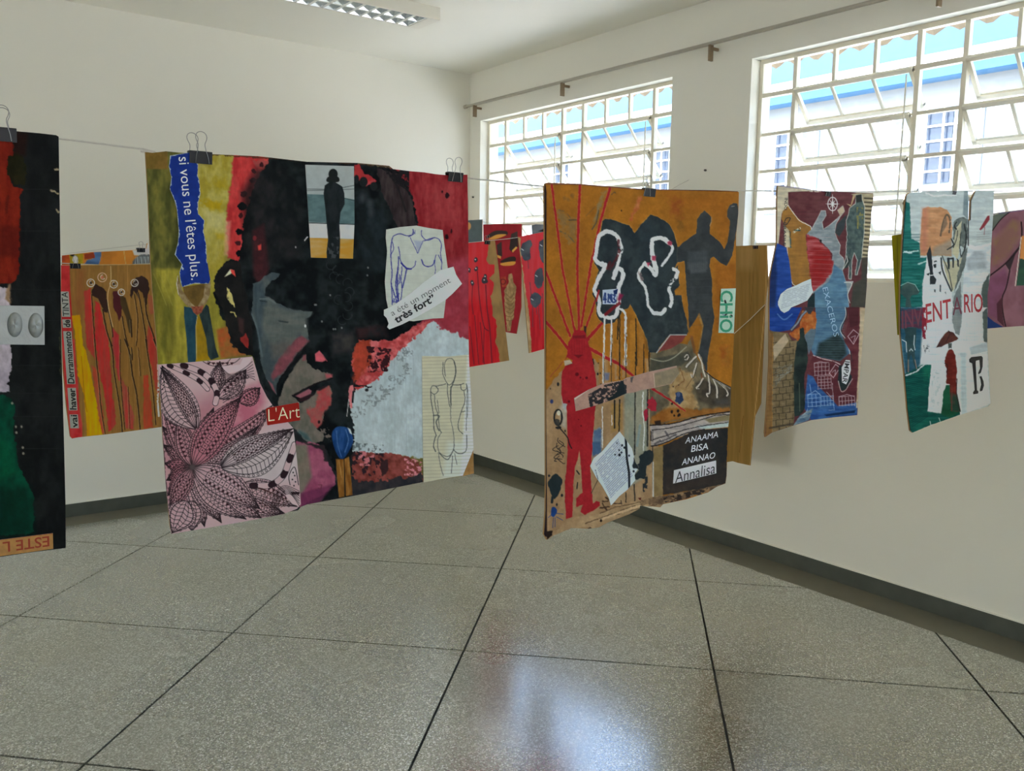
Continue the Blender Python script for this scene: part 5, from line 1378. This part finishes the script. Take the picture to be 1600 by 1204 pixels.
for p in (R1(435,300,470,265,510,255,515,290,500,320,505,380,470,405,440,370), R1(570,270,610,255,610,410,580,400,565,330), R1(535,490,590,455,595,560,570,600,540,580), R1(505,660,540,630,580,660,575,710,540,745,510,720)):
    cv.poly(p, (46,48,54), (60,64,68), sm=True, rough=.6); q = p[0]; cv.line([(q[0]+1,q[1]+4),(q[0]+4,q[1]+6)], 1, (170,176,180))
for p in (R1(485,400,490,460), R1(500,560,510,660), R1(545,740,550,790), R1(520,720,520,880), R1(560,720,575,900), R1(590,640,600,900)): cv.line(p, 1, (84,50,56))
red2 = board('red_blot_panel', RO2, 1, Y3-.001, 'red panel with dark grey blots, half hidden behind the boot panel', cv, 'cardboard artworks hung on strings')

# ================================================================== row along the windows
def win_board(name, outline, label, paint, k, base, dx=0., **kw):
    o = np.array(outline, float)
    c = Cv(o[:,0].min()-2, o[:,1].min()-2, o[:,0].max()+2, o[:,1].max()+2, k, base)
    paint(c)
    return board(name, outline, 0, XS+dx, label, c, 'cardboard artworks hung on strings', **kw)
LO_ = R1(162,142, 300,138, 440,138, 440,400, 436,740, 402,932, 330,920, 250,905, 170,560)
def p_lips(c):
    c.poly([(740,340),(830,340),(830,530),(740,530)], (122,30,38), (108,26,32), ns=(10,20))
    c.poly(R1(180,240,240,190,330,190,330,220,250,225), (40,34,34), sm=True); c.poly(R1(200,250,260,215,330,215,260,245), (168,120,56), sm=True)
    c.poly(R1(365,210,410,190,415,300,375,345,350,320), (40,32,32)); c.poly(R1(370,330,400,300,410,310,375,345), (170,124,60)); c.poly(R1(260,290,295,265,300,370,270,380), (42,34,34)); c.poly(R1(262,360,290,370,290,390,265,380), (170,120,60))
    c.poly(R1(285,410,340,380,390,375,395,405,330,420), (40,30,30), sm=True); c.poly(R1(285,425,340,412,395,410,380,435,310,440), (168,116,54), sm=True)
    c.poly(R1(290,520,325,515,330,560,340,590,300,595), (150,70,46), (120,40,36)); c.ring(786,440,4,4,1,(60,26,28))
    c.poly(R1(345,500,370,490,380,560,400,590,395,690,385,800,370,840,360,910,335,915,320,760,315,620,345,570), (104,84,58), (128,106,76), rough=.5, ns=(3,6)); 
    for k in range(7): c.line(R1(325,640+k*32, 360,670+k*28, 385,640+k*30), .9, (80,62,42), sm=True, a=.8)
win_board('lips_panel', LO_, 'dark red panel with eyes, lips and a draped statue, hung by the first window', p_lips, 1.4, (122,30,38))
win_board('slate_sheet', [(712,346)]+R1(50,112, 155,105, 150,500, 50,500)+[(712,430)], 'dark slate sheet beside the room corner, above the red drip panel', lambda c: (c.tex(.08, 8, 8), c.dot(732,353,4,6,(150,110,70))), 1.0, (58,66,68), dx=.001)
win_board('grey_sheet', R1(512,148, 540,140, 605,142)+[(884,350),(884,470),(838,470)], 'dark grey sheet rising behind the red blot panel', lambda c: (c.poly([(830,352),(852,350),(852,362),(830,364)], (96,100,108), (70,76,86), soft=3), c.poly(R1(560,190,605,170,605,195), (24,22,22))), 1.0, (62,66,74), dx=.001)
BRO = [(1112,386),(1140,384)]+B2(1150,935, 1280,928, 1490,925)+B4(1430,220, 1395,500)+B8(1420,-150, 1350,0, 1295,578, 1150,548, 1090,528, 1020,540)+[(1112,718)]
def p_bro(c):
    c.poly([(1100,375),(1210,375),(1210,740),(1100,740)], (104,80,42), (92,72,36), ns=(3,60)); c.line(B4(1280,0,1265,60,1215,700,1200,1204), 1, (84,64,30)); c.line(B8(1215,0,1170,420), 1.2, (82,60,28)); c.line([(1199,384),(1196,470),(1172,727)], 1.2, (150,122,78), a=.7)
    c.poly([(1150,383),(1180,383),(1178,420),(1150,420)], (118,96,62), a=.5, soft=14)
brown = win_board('brown_card', BRO, 'plain brown cardboard sheet behind the right side of the boot panel', p_bro, .8, (110,84,40), cat='cardboard sheet')
clip(1181, 384.5, 0, XS, .030, 'small clip on the plain brown cardboard sheet')
a_, b_ = un(1147,521,0,XS-.012), un(1195,476,0,XS-.012)
tag(MB().tube([a_, (a_+b_)/2+np.array([0,0,-.004]), b_], .0016, 6).build('loose_string', M_string), 'loose string end hanging across the plain brown cardboard', 'string')
win_board('olive_card', [(1393,368),(1440,360),(1442,525),(1402,523)], 'olive yellow card sticking out behind the umbrella panel', lambda c: (c.poly([(1390,350),(1445,350),(1445,530),(1390,530)], (104,100,16), (88,84,14), ns=(6,40)), c.line([(1402,370),(1404,520)], 1, (70,66,14))), .8, (104,100,16))
G1 = T(1540,280,4.633)
MO = [(1525,340)]+G1(55,250, 278,218)+[(1660,318),(1660,504)]+G1(278,1060, 130,1070, 10,1080)+[(1525,515)]
def p_mag(c):
    c.poly([(1520,310),(1665,310),(1665,520),(1520,520)], (92,62,72), (104,74,84), ns=(16,24))
    c.poly(G1(-60,260,55,240,180,232,110,290,50,370,-60,420), (66,74,70), (76,84,78)); c.line(G1(180,232,110,290,50,370), 1.6, (26,22,24), sm=True)
    c.poly(G1(60,440,200,300,250,320,240,420,150,560,60,620), (104,86,62), (98,72,68), soft=10); c.poly(G1(20,720,140,640,170,720,120,860,90,1020,20,980), (98,62,84), (88,56,74), soft=6)
    c.poly(G1(140,610,245,480,265,420,210,560,175,665), (38,32,36)); c.line(G1(20,705,140,612,240,500,262,400,258,310), 2.2, (30,22,26), sm=True); c.line(G1(175,660,150,780,120,860,125,960,145,1065), 2, (34,24,28), sm=True)
    c.poly(G1(80,900,120,850,120,960,135,1068,85,1020), (60,36,44)); c.poly(G1(0,980,60,1030,130,1070,0,1085), (28,44,88))
    c.line(G1(258,420,215,770), 1.4, (190,170,150)); c.poly(G1(262,410,300,405,300,580,248,580), (176,112,66), soft=1); c.poly(G1(248,575,560,560,560,760,222,770), (40,66,54), (34,54,48)); c.poly([(1600,370),(1660,366),(1660,405),(1598,405)], (176,112,66))
    c.line(G1(-60,265,55,252,278,222), 1.6, (70,60,120), a=.6)
win_board('body_panel', MO, 'purple painted panel of folded limbs at the right edge by the window', p_mag, 1.2, (92,62,72), dx=.01)

# ================================================================== map panel (front row)
ROW[0] = 1.0
N1 = T(1180,280,6.02); N2 = T(1180,480,5.735)
NO = N1(215,62, 235,58, 420,80, 600,108, 800,118, 1110,130, 1112,180, 1095,300, 1075,560, 1060,720, 1050,1000) + N2(985,0, 960,350, 930,700, 915,965, 700,985, 500,1010, 340,1060, 150,1122, 92,1162, 88,1120, 105,900, 128,500, 128,100) + N1(135,950, 150,870, 205,600, 208,130)
cv = Cv(1192, 286, 1368, 686, 1.3, (92,50,54))
cv.poly([(1190,280),(1370,280),(1370,690),(1190,690)], (88,46,50), (100,58,60), ns=(12,8))
cv.poly(N1(205,55,620,105,310,120,310,250,250,320,240,400,220,600,200,620), (170,160,138), (184,174,150)); cv.line(N1(330,100,440,98,560,115,620,112), 2, (186,176,160), dry=.4); cv.line(N1(220,62,600,104), 2, (90,84,130), a=.5)
cv.poly(N1(310,245, 350,300, 420,385, 510,430, 530,470, 480,520, 490,700, 520,900, 530,950, 380,1005, 340,960, 310,750, 300,640, 280,560, 300,480, 250,380, 260,300), (160,114,54), (146,104,52), rough=.6, ns=(10,16))
cv.line(N1(310,245,350,305,420,390,510,435,530,470), 1.2, (200,196,184), sm=True, rough=.3); cv.line(N1(300,640,315,800,345,965,385,1005), 1, (196,190,176), sm=True)
cv.line(N1(270,420,290,370,330,365,300,420,270,440,300,480,330,500,320,600,330,640), 1.3, (40,40,38), sm=True); cv.poly(N1(270,430,320,480,330,640,280,640), (176,168,144), (150,144,120), soft=1.5); cv.line(N1(360,500,420,460), 3, (170,176,160), dry=.4); cv.line(N1(365,480,420,480), 2.4, (40,74,76), dry=.4); cv.line(N1(330,500,335,640), 2, (60,84,84), dry=.4)
# blue
cv.poly(N1(205,600,290,640,320,760,345,970,340,1204,130,1204,150,860), (34,64,136), (44,80,158), ns=(20,4)); cv.poly(N2(128,0,420,0,330,200,180,225,128,200), (28,58,132), (40,74,150), ns=(20,4)); cv.poly(N1(140,870,190,640,205,900,190,1204,130,1204), (24,36,70), a=.7, soft=4)
cv.line(N2(200,60,260,110,330,60), 2, (90,130,180), a=.7, sm=True)
# grey beast body
body = N1(530,470, 600,340, 620,295, 660,295, 668,340, 630,400, 640,470, 700,430, 760,380, 800,340, 775,290, 825,250, 840,300, 800,350, 760,420, 750,500, 770,560, 800,620, 790,700, 830,740, 840,800, 820,860, 850,960, 920,960, 870,1080, 880,1204, 560,1204, 540,1050, 700,860, 730,700, 600,560, 480,520)
cv.poly(body, (104,114,118), (128,134,136), rough=.5, ns=(14,5)); cv.line(body[:26], 1, (176,178,172), a=.7)
cv.poly(N1(775,290,825,250,840,300,800,350), (164,150,128)); cv.poly(N1(770,420,860,330,840,460,790,540,750,500), (48,54,56), soft=1.5)
cv.poly(N1(480,520, 600,560, 640,620, 690,660, 720,760, 740,760, 720,880, 640,980, 540,1060, 520,900, 490,700), (146,40,42), (168,82,84), soft=2, rough=1, ns=(20,4)); cv.poly(N1(560,660,690,680,720,850,600,960,520,900), (150,34,34), (136,40,40), soft=8, ns=(20,4)); cv.dot(1282.4,376.5,1.6,2.6,(30,28,30))
for k in range(12): cv.line(N1(500,540+k*42, 720,548+k*42), .8, (190,150,150), a=.28)
cv.poly(N1(740,800, 820,860, 850,960, 870,1080, 880,1204, 560,1204, 560,1060, 690,960, 730,880), (74,108,134), (94,128,150), soft=2, ns=(16,6))
cv.poly(N2(540,0,815,0,800,120,770,220,800,310,860,400,760,480,530,440,500,380,540,220), (66,98,124), (84,116,138), ns=(16,6)); cv.poly(N2(570,320,650,280,740,230,800,300,820,420,760,480,540,440), (34,44,44), (44,58,58), soft=5, ns=(10,6))
cv.poly(N1(560,1060,560,1204,490,1204,495,1130), (32,44,46)); cv.line(N2(815,0,820,80,770,200,830,300,860,420,870,600,840,680,800,740), 1.2, (40,40,40), sm=True); cv.line(N2(806,0,810,80,760,200,820,300,850,420), .9, (176,180,176), sm=True)
for k in range(20): cv.line(N2(540,20+k*22, 800,24+k*22), .6, (100,130,150), a=.3)
# soldier with corrugations on the right
cv.poly(N1(900,140,960,130,1112,135,1095,300,1070,600,1055,740,1000,740,1020,500,1030,250,980,180), (150,138,110), (168,156,126), ns=(8,4))
for k in range(15): cv.line(N1(1030-k*1.0,178+k*38, 1100-k*3,182+k*38), 2.6, (58,52,42), a=.85, soft=1.5); cv.line(N1(1030-k*1.0,192+k*38, 1100-k*3,196+k*38), 1.2, (196,184,150), a=.6)
sol = N1(950,150, 1000,140, 1010,200, 1030,260, 1025,500, 1010,640, 1000,740, 960,900, 940,900, 960,760, 930,690, 910,760, 905,940, 880,940, 880,800, 860,740, 830,830, 850,740, 865,520, 855,400, 890,270, 940,230)
cv.poly(sol, (56,70,70), (76,90,86), rough=.4, ns=(5,6)); cv.line(sol+[sol[0]], 1.1, (176,178,168), a=.75, rough=.4); cv.poly(N1(945,150,1000,140,1005,210,950,220), (40,44,42)); cv.splat(N1(950,260,1030,270,1020,480,960,480), (120,116,70), .55, (4,5)); cv.poly(N1(860,230,900,260,940,160,920,150,900,240), (170,150,112))
cv.poly(N1(1000,740,1058,730,1050,1000,1040,1204,900,1204,920,980,1000,940), (56,56,50), (66,62,54), soft=3); cv.poly(N1(860,720,900,760,870,830,830,840), (46,54,52)); cv.line(N1(830,840,870,770,860,720), 1, (190,188,176)); cv.line(N1(840,970,910,980,870,1080,890,1160), 1, (186,184,172), sm=True)
# compass
q = N1(728,232)[0]; cv.ring(q[0], q[1], 7.4, 10.5, 1.3, (190,188,184))
for k in range(8):
    a = k*math.pi/4; L_ = (1.45, .95)[k % 2]
    cv.line([q, (q[0]+7.4*L_*math.cos(a), q[1]+10.5*L_*math.sin(a))], 2.4 if k % 2 == 0 else 1.6, (196,194,190), w2=.3)
# lower maroon, city
cv.poly(N2(520,430, 560,440, 740,480, 760,560, 740,700, 780,760, 850,680, 870,420, 800,300, 840,100, 820,0, 985,0, 960,350, 918,870, 740,880, 690,830, 560,700, 490,620, 480,520), (86,38,44), (98,50,54), rough=.5, ns=(12,8))
cv.line(N2(520,430,600,460,700,480,760,510), 1.4, (180,160,158), dry=.4); cv.poly(N2(830,0,930,0,920,160,850,180), (74,36,40))
cv.poly(N2(470,600,520,620,560,700,690,830,740,885,915,850,912,965,500,1010,440,900), (40,76,134), (62,104,160), soft=2, ns=(16,6)); cv.poly(N2(620,960,900,920,890,945,640,975), (20,40,72), soft=2)
def wl(*p, w=.9, c_=(166,150,154)): cv.line(N2(*p), w, c_, a=.85, rough=.25)
for gx, gy, gw, gh, n_, m_, c_ in ((530,500,130,110,3,4,(160,140,142)), (560,620,120,110,4,4,(160,138,142)), (470,780,110,110,3,3,(140,168,196)), (590,800,110,80,2,4,(140,168,196)), (750,800,140,80,2,5,(172,150,152))):
    for i in range(n_+1): wl(gx, gy+gh*i/n_, gx+gw, gy+gh*i/n_-8, c_=c_)
    for i in range(m_+1): wl(gx+gw*i/m_, gy, gx+gw*i/m_+4, gy+gh, c_=c_)
wl(530,500,590,485,640,500); wl(470,790,540,745,590,790,c_=(150,176,200)); wl(690,680,700,820,640,760); wl(750,800,820,780,890,800); wl(490,690,500,760,c_=(140,170,200)); wl(660,860,700,860,710,920,660,920,c_=(140,168,196))
for o_ in (N2(830,260,880,200,930,240,880,330), N2(665,590,720,510,760,540,700,630)): cv.line(o_+[o_[0]], 1, (176,150,154))
wl(860,270,900,250,880,310); wl(690,580,720,560,715,600)
# bricks and bare card edge
cv.poly(N2(128,210,290,230,330,300,400,290,350,600,350,1000,340,1060,150,1122,92,1162,125,500), (106,90,64), (122,104,76), ns=(8,6))
cv.poly(N2(125,215,160,230,150,800,150,1118,92,1162,100,950,125,500), (132,98,58), (118,84,48), ns=(4,20)); cv.line(N2(160,240,155,800,150,1110), 1, (170,120,60), dry=.45)
for k in range(14):
    y = 300+k*58; cv.line(N2(160,y+20, 345,y-6), 1.1, (66,56,42), rough=.4)
    for j in range(3): cv.line(N2(185+j*62+(k % 2)*30,y+14, 186+j*62+(k % 2)*30,y+62), 1.1, (62,54,40), rough=.3)
cv.line(N2(130,1080,340,1040), 3, (52,46,40), a=.6); cv.poly(N2(160,350,270,235,300,300,170,475), (156,140,116), (170,150,124))
for k in range(9): cv.line(N2(180,720-k*22, 230+k*10,640-k*16, 330,560-k*6), .8, (120,124,120), a=.6, rough=1)
cv.poly(N2(300,240,400,170,420,30,550,40,545,180,500,240,440,260,390,300), (166,82,36), (186,116,60), rough=.8, ns=(6,6)); cv.poly(N2(440,250,500,190,545,200,520,330,480,420), (84,100,110), soft=2)
cv.line(N2(325,200,380,140,420,70,470,20), 4.2, (40,42,46)); cv.line(N2(325,200,380,140,420,70,470,20), 2.6, (110,116,124)); cv.poly(N2(430,0,530,0,500,60,470,50), (50,50,54), rough=.8)
cv.poly(N2(400,190,425,180,440,200,440,270,470,330,470,480,440,620,445,900,400,970,350,980,345,640,350,500,370,320,400,270), (28,34,32), (40,50,46), rough=.5); cv.line(N2(395,680,400,930), 1.4, (84,90,74), a=.7)
cv.poly(N2(340,1060,400,970,520,900,480,1010), (110,124,128), (70,96,120), ns=(6,3)); 
for k in range(5): cv.line(N2(380+k*20,1000-k*16, 470,970-k*16), .8, (170,178,176), a=.6)
# right bare edge
cv.poly(N2(940,0,990,0,965,350,935,700,918,900,905,900,925,500), (160,142,114), (178,162,134), soft=1.2, rough=.4); cv.line(N2(945,560,920,800), 1.6, (170,156,130), dry=.4)
# dark foot and white letter strip
cv.poly(N2(750,520,800,520,870,620,850,690,810,740,770,745,740,660), (34,42,42), rough=.5); cv.line(N2(745,660,770,750,810,740,840,690,872,640), 1, (176,150,150), sm=True)
cv.tex(.10, 26, 2.6).tex(.05, 4, 4)
mapa = board('map_panel', NO, 1, YA-.0005, 'maroon and blue map collage with a compass rose, painted bricks and a note', cv, 'cardboard artworks hung on strings')
V3 = YA-.0005
nl = N1(380,1000, 450,965, 525,935, 530,1000, 545,1060, 490,1140, 400,1180, 340,1204) + N2(300,30, 260,50, 230,30, 205,-20) + N1(215,1150, 240,1080, 300,1030)
def p_note(c):
    c.c[:] = np.array((176,184,190))/255.
    for k in range(10): c.line(N1(270-k*3,1060+k*17, 515-k*4,985+k*17), .8, (112,118,124), a=.7, dry=.35)
glued('handwritten_note', nl, mapa, 1, V3, .0012, (176,184,190), 1.3, p_note, 'small white note with written lines')
im = N2(812,470, 850,472, 858,560, 830,660, 815,690, 778,672, 775,540)
ic = glued('name_slip', im, mapa, 1, V3, .0012, (186,190,188), 1.3, lambda c: c.tex(.03, 6, 6), 'white slip lettered sideways')
lettering('IMPAR', N2(806,482)[0], N2(780,672)[0], (7.2, 1.0), 1, V3, .0018, ic, I_black, bold=.012)
lettering('INDO,', N1(278,175)[0], N1(272,300)[0], (4.6, .1), 1, V3, .0005, mapa, I_black, bold=.01)
lettering('BRASILE', N1(268,405)[0], N1(262,625)[0], (4.2, .1), 1, V3, .0005, mapa, I_black, bold=.01)
I_pale = ink('pale', 140, 164, 180)
lettering('EXACEROS', (1285, 450), (1303, 526), (8.0, -2.0), 1, V3, .0005, mapa, I_pale, bold=-.01)
clip(1293, 300.5, 1, V3, .026, 'small black clip above the compass rose of the map panel', spread=(-.006, .006))

# ================================================================== umbrella panel (front row)
ROW[0] = 0.95
T1 = T(1380,280,6.02); T2 = T(1380,480,5.73)
TO_ = T1(215,165, 228,140, 250,128, 500,112, 797,106, 803,190, 800,370, 806,400, 815,380, 822,200, 862,118, 880,112, 1042,108, 1035,330, 1018,600, 1005,900, 980,1100) + T2(935,0, 932,330, 950,650, 962,862, 940,886, 690,962, 430,1052, 262,1122, 240,1102, 215,900, 190,600, 150,200, 150,0) + T1(160,1000, 185,500, 205,220)
cv = Cv(1403, 294, 1556, 679, 1.3, (150,160,160))
cv.poly([(1400,290),(1560,290),(1560,680),(1400,680)], (146,156,156), (160,168,166), ns=(20,4))
cv.poly(T1(200,200,250,230,262,560,340,600,350,700,345,730,410,740,370,980,370,1204,140,1204,180,600), (24,92,86), (40,116,108), rough=.6, ns=(16,3)); cv.poly(T2(140,0,365,0,340,300,330,500,300,570,200,600,160,300), (34,78,98), (50,92,110), soft=3, ns=(14,4))
cv.poly(T2(190,600,340,520,430,505,430,560,410,740,400,930,520,950,540,760,600,690,620,780,690,930,690,962,430,1052,262,1122,240,1102,215,900), (12,72,66), (24,98,86), rough=.5, ns=(20,3)); cv.poly(T2(540,700,600,690,610,900,690,940,600,990,520,960), (20,70,48), (28,84,60), soft=1.5); cv.poly(T2(350,540,430,520,420,620,370,660), (30,120,92), a=.6, soft=6)
for k in range(26): cv.line(T2(205+k*2,620+k*18, 400,600+k*15), 1.2, (8,46,46), a=.55)
for k in range(22): cv.line(T1(190-k*1.2,520+k*30, 345,516+k*30), 1.1, (12,62,62), a=.5)
for p in (T1(190,690,330,670), T1(330,800,410,770), T1(200,680,270,690)): cv.line(p, 2.2, (170,190,186), a=.8, rough=.8)
cv.line(T1(215,150,190,500,162,1000,155,1204), 1.6, (20,24,24)); cv.line(T2(150,0,155,300,190,600,215,900,242,1110), 1.8, (18,22,22))
# white paint
cv.poly(T1(410,740,545,720,640,1060,660,1204,370,1204,375,980), (178,186,188), (192,198,198), rough=.5, ns=(20,4)); cv.poly(T2(365,0,930,0,930,330,940,600,960,862,690,962,680,900,650,700,560,690,540,760,520,945,400,930,410,740,430,510,335,505,350,300), (176,184,186), (192,198,198), rough=.5, ns=(18,4))
cv.poly(T1(800,640,1010,600,1000,900,980,1204,740,1204,760,850), (164,172,176), (184,190,192), ns=(14,5)); cv.poly(T1(860,680,960,690,970,840,800,850,780,760), (120,130,136), (146,154,158), a=.8, soft=5)
for k in range(30): cv.line(T1(430,750+k*32, 990,740+k*32), .6, (140,148,152), a=.35)
for k in range(8): cv.line(T2(400+k*70,20, 395+k*70,500), .6, (140,148,152), a=.3)
cv.line(T1(800,622,900,645,1010,608), 3, (206,210,210), rough=.6); cv.line(T1(400,130,480,160,580,150,690,155), 2, (200,208,208), a=.7, rough=.6)
cv.line(T1(800,380,800,622), 1.6, (22,22,24)); cv.poly(T1(760,110,800,106,800,380,780,360,750,330), (96,112,116), (120,132,134), soft=1.5); cv.line(T1(818,380,824,200,860,120), 1.8, (40,36,36))
# red brush bar
cv.poly(T1(905,470,980,345,1000,340,1000,380,950,450,915,480), (134,52,56)); cv.line(T1(955,450,950,520), .8, (120,60,60))
for k in range(5): cv.line(T1(880,500+k*22, 1000,490+k*22), .7, (110,112,112), a=.5)
# orange field, dark dog-like mark, ink figure
cv.poly(T1(370,275, 420,262, 540,262, 600,290, 640,350, 650,460, 640,640, 640,720, 350,715, 348,560, 360,400), (172,124,86), (186,140,102), ns=(14,6), rough=.5); cv.poly(T1(370,275,420,265,410,700,352,690), (176,108,88), a=.6, soft=8); cv.poly(T1(480,640,650,560,650,720,450,720), (120,118,108), a=.7, soft=6)
cv.line(T1(540,530,560,420,590,340,615,345,630,400,620,500), 2.6, (90,76,62), sm=True, dry=.3); cv.poly(T1(540,520,560,420,590,345,605,420,570,480), (110,92,74), a=.8, soft=2)
cv.poly(T1(660,400,690,370,750,355,790,380,795,560,760,640,700,620,660,560), (74,82,80), (96,104,98), rough=.8, ns=(5,5)); cv.poly(T1(690,450,740,390,730,520,720,640,700,760,650,700,660,600), (168,164,138), (150,148,124), rough=.6)
for p, w in ((T1(700,480,690,560,660,640), 1.2), (T1(730,500,720,640,740,760), 1.3), (T1(760,420,780,520,770,640,740,720), 2.4), (T1(690,400,670,440,690,470), 2), (T1(600,660,660,620,640,560), 2)): cv.line(p, w, (40,44,44), sm=True, rough=.4)
cv.poly(T1(560,760,600,780,700,760,760,720,740,860,690,980,650,1060,620,980,580,860), (170,166,140), (156,152,128), rough=.5); cv.line(T1(545,740,560,860,640,1050), 2.4, (44,48,48), sm=True); cv.line(T1(555,720,620,880,650,1040), 1.4, (50,54,54)); cv.poly(T1(740,720,790,640,780,780,720,940,670,1060,700,900), (64,72,70), (90,96,92), rough=.6)
# cut black letter fragments
for p in (T1(410,700,440,625,455,690,470,900,500,940,490,985,440,990,440,880,420,780), T1(480,770,505,762,505,775,480,782), T1(470,800,500,795,500,830,480,835), T1(520,880,545,860,540,900), T1(405,890,440,880,430,910), T1(530,995,542,992,542,1060,530,1055), T1(480,1035,492,1035,492,1065,480,1062), T1(580,1060,590,1055,588,1080), T1(600,740,625,735,625,845,612,840), T1(650,735,668,735,665,830,652,830), T1(690,740,710,760,715,820,700,820), T1(600,740,660,735,650,750,605,755)): cv.poly(p, (40,44,46), rough=.3, soft=.7)
cv.line(T1(430,905,520,895), 1.4, (180,186,186))
# grey bar through the lettering, right edge bar
cv.poly(T1(660,1110,730,960,735,1204,660,1204), (96,104,104), rough=.6); cv.poly(T2(620,0,705,0,700,140,680,250,640,230,620,120), (100,108,108), (116,122,120), rough=.6); cv.poly(T1(935,990,1000,880,985,1204,940,1204,925,1080), (72,84,82), rough=.5); cv.poly(T2(890,40,935,0,932,320,900,300), (76,86,84), rough=.5)
cv.poly(T2(770,360,932,310,935,400,790,430), (150,160,164), soft=2); cv.line(T2(720,80,700,500,740,940), 1, (206,210,212), a=.7); cv.line(T2(780,430,935,395), 1.2, (206,210,210))
cv.poly(T2(690,400,740,400,750,940,700,960), (150,164,168), a=.7, soft=3)
# blue umbrella man in the teal
cv.poly(T1(160,1060,180,1000,230,968,290,985,340,1050,330,1075,270,1090,250,1130,265,1204,210,1204,215,1120,165,1080), (48,68,66), (60,78,74), rough=.5); cv.line(T1(165,1000,230,968,300,990,335,1050), .9, (140,166,160))
cv.poly(T2(160,20,360,10,370,200,300,180,160,190), (110,34,50), (60,50,64), a=.75, rough=1.2, ns=(20,3)); cv.splat(T2(345,0,400,0,385,280,350,280), (130,36,50), .5, (4,6))
cv.poly(T2(190,180,300,180,290,300,280,420,300,540,290,560,250,420,230,480,235,580,210,570,215,420,200,300), (36,60,64), (50,72,72), rough=.5); cv.line(T2(170,290,205,310,210,400), 1.2, (176,186,186)); cv.line(T2(280,250,275,330,285,380), 1.2, (170,182,184)); cv.line(T2(235,390,250,370,265,390), 1, (170,182,184)); cv.line(T2(205,610,300,570,370,510), 1.8, (176,188,186), rough=.6)
cv.line(T2(225,470,225,580), 1.4, (130,110,100)); cv.line(T2(285,470,300,550), 1.4, (130,110,100))
# small print
cv.splat(T2(360,340,410,330,415,410,375,420), (84,88,90), .48, (3,3)); cv.splat(T2(440,560,520,560,500,900,430,900), (140,146,146), .62, (3,3), .6)
# red umbrella figure
cv.poly(T2(475,360, 510,290, 560,225, 585,208, 630,230, 672,280, 640,300, 600,318, 560,330, 520,355), (70,42,40), (96,54,46), rough=.4); cv.line(T2(585,208,600,230,560,320), .8, (40,32,30)); cv.poly(T2(580,320,615,320,612,370,585,370), (62,68,66)); cv.line(T2(580,385,600,365,620,380), 1.2, (196,200,198))
cv.poly(T2(590,378, 620,375, 645,430, 660,540, 655,660, 660,770, 690,930, 610,930, 600,800, 595,690, 562,680, 570,560, 555,510, 550,470, 565,410), (104,36,30), (124,48,40), rough=.5, ns=(10,4)); cv.poly(T2(600,760,660,780,690,930,615,935), (36,62,50), (70,50,44), soft=3); cv.line(T2(660,640,655,760,690,930), 1.2, (34,24,24)); cv.line(T2(615,700,615,920), 1, (110,60,56)); cv.line(T2(550,500,575,515,570,600), 1, (40,28,28))
for p in (T2(420,1020,430,1080), T2(500,990,510,1020)): cv.line(p, 1.2, (170,190,180))
cv.tex(.07, 24, 2.4).tex(.04, 4, 4)
teal = board('umbrella_panel', TO_, 1, YA, 'teal and white cardboard with a red umbrella figure and a stencilled letter B', cv, 'cardboard artworks hung on strings')
lettering('ENT', T2(385,140)[0], T2(610,90)[0], (-1.0, -29), 1, YA, .0005, teal, I_red, bold=.008)
I_maroon = ink('maroon', 92, 38, 52)
lettering('INV', T2(168,190)[0], T2(350,160)[0], (-.6, -27), 1, YA, .0005, teal, I_maroon, bold=.01)
lettering('A', T2(622,70)[0], T2(705,58)[0], (-.5, -27), 1, YA, .0005, teal, I_maroon, bold=.0)
lettering('RIO', T2(725,45)[0], T2(892,40)[0], (-.4, -28), 1, YA, .0005, teal, I_red, bold=.008)
def stencil_b():
    pr = []
    pr.append(T2(770,465, 790,445, 880,435, 892,450, 890,530, 875,585, 855,598, 850,590, 868,545, 862,470, 830,478, 828,500, 840,740, 852,752, 850,770, 808,778, 805,760, 820,740, 798,500, 772,490))
    pr.append(T2(862,618, 880,615, 898,660, 902,700, 888,745, 868,752, 866,738, 878,690, 872,650))
    for p in pr: sheet('stencil_stroke', p, 1, YA-.0006, .0003, I_black, teal)
stencil_b()
clip(1490.5, 299.5, 1, YA, .022, 'tiny black clip on top of the umbrella panel', spread=(-.005, .005))
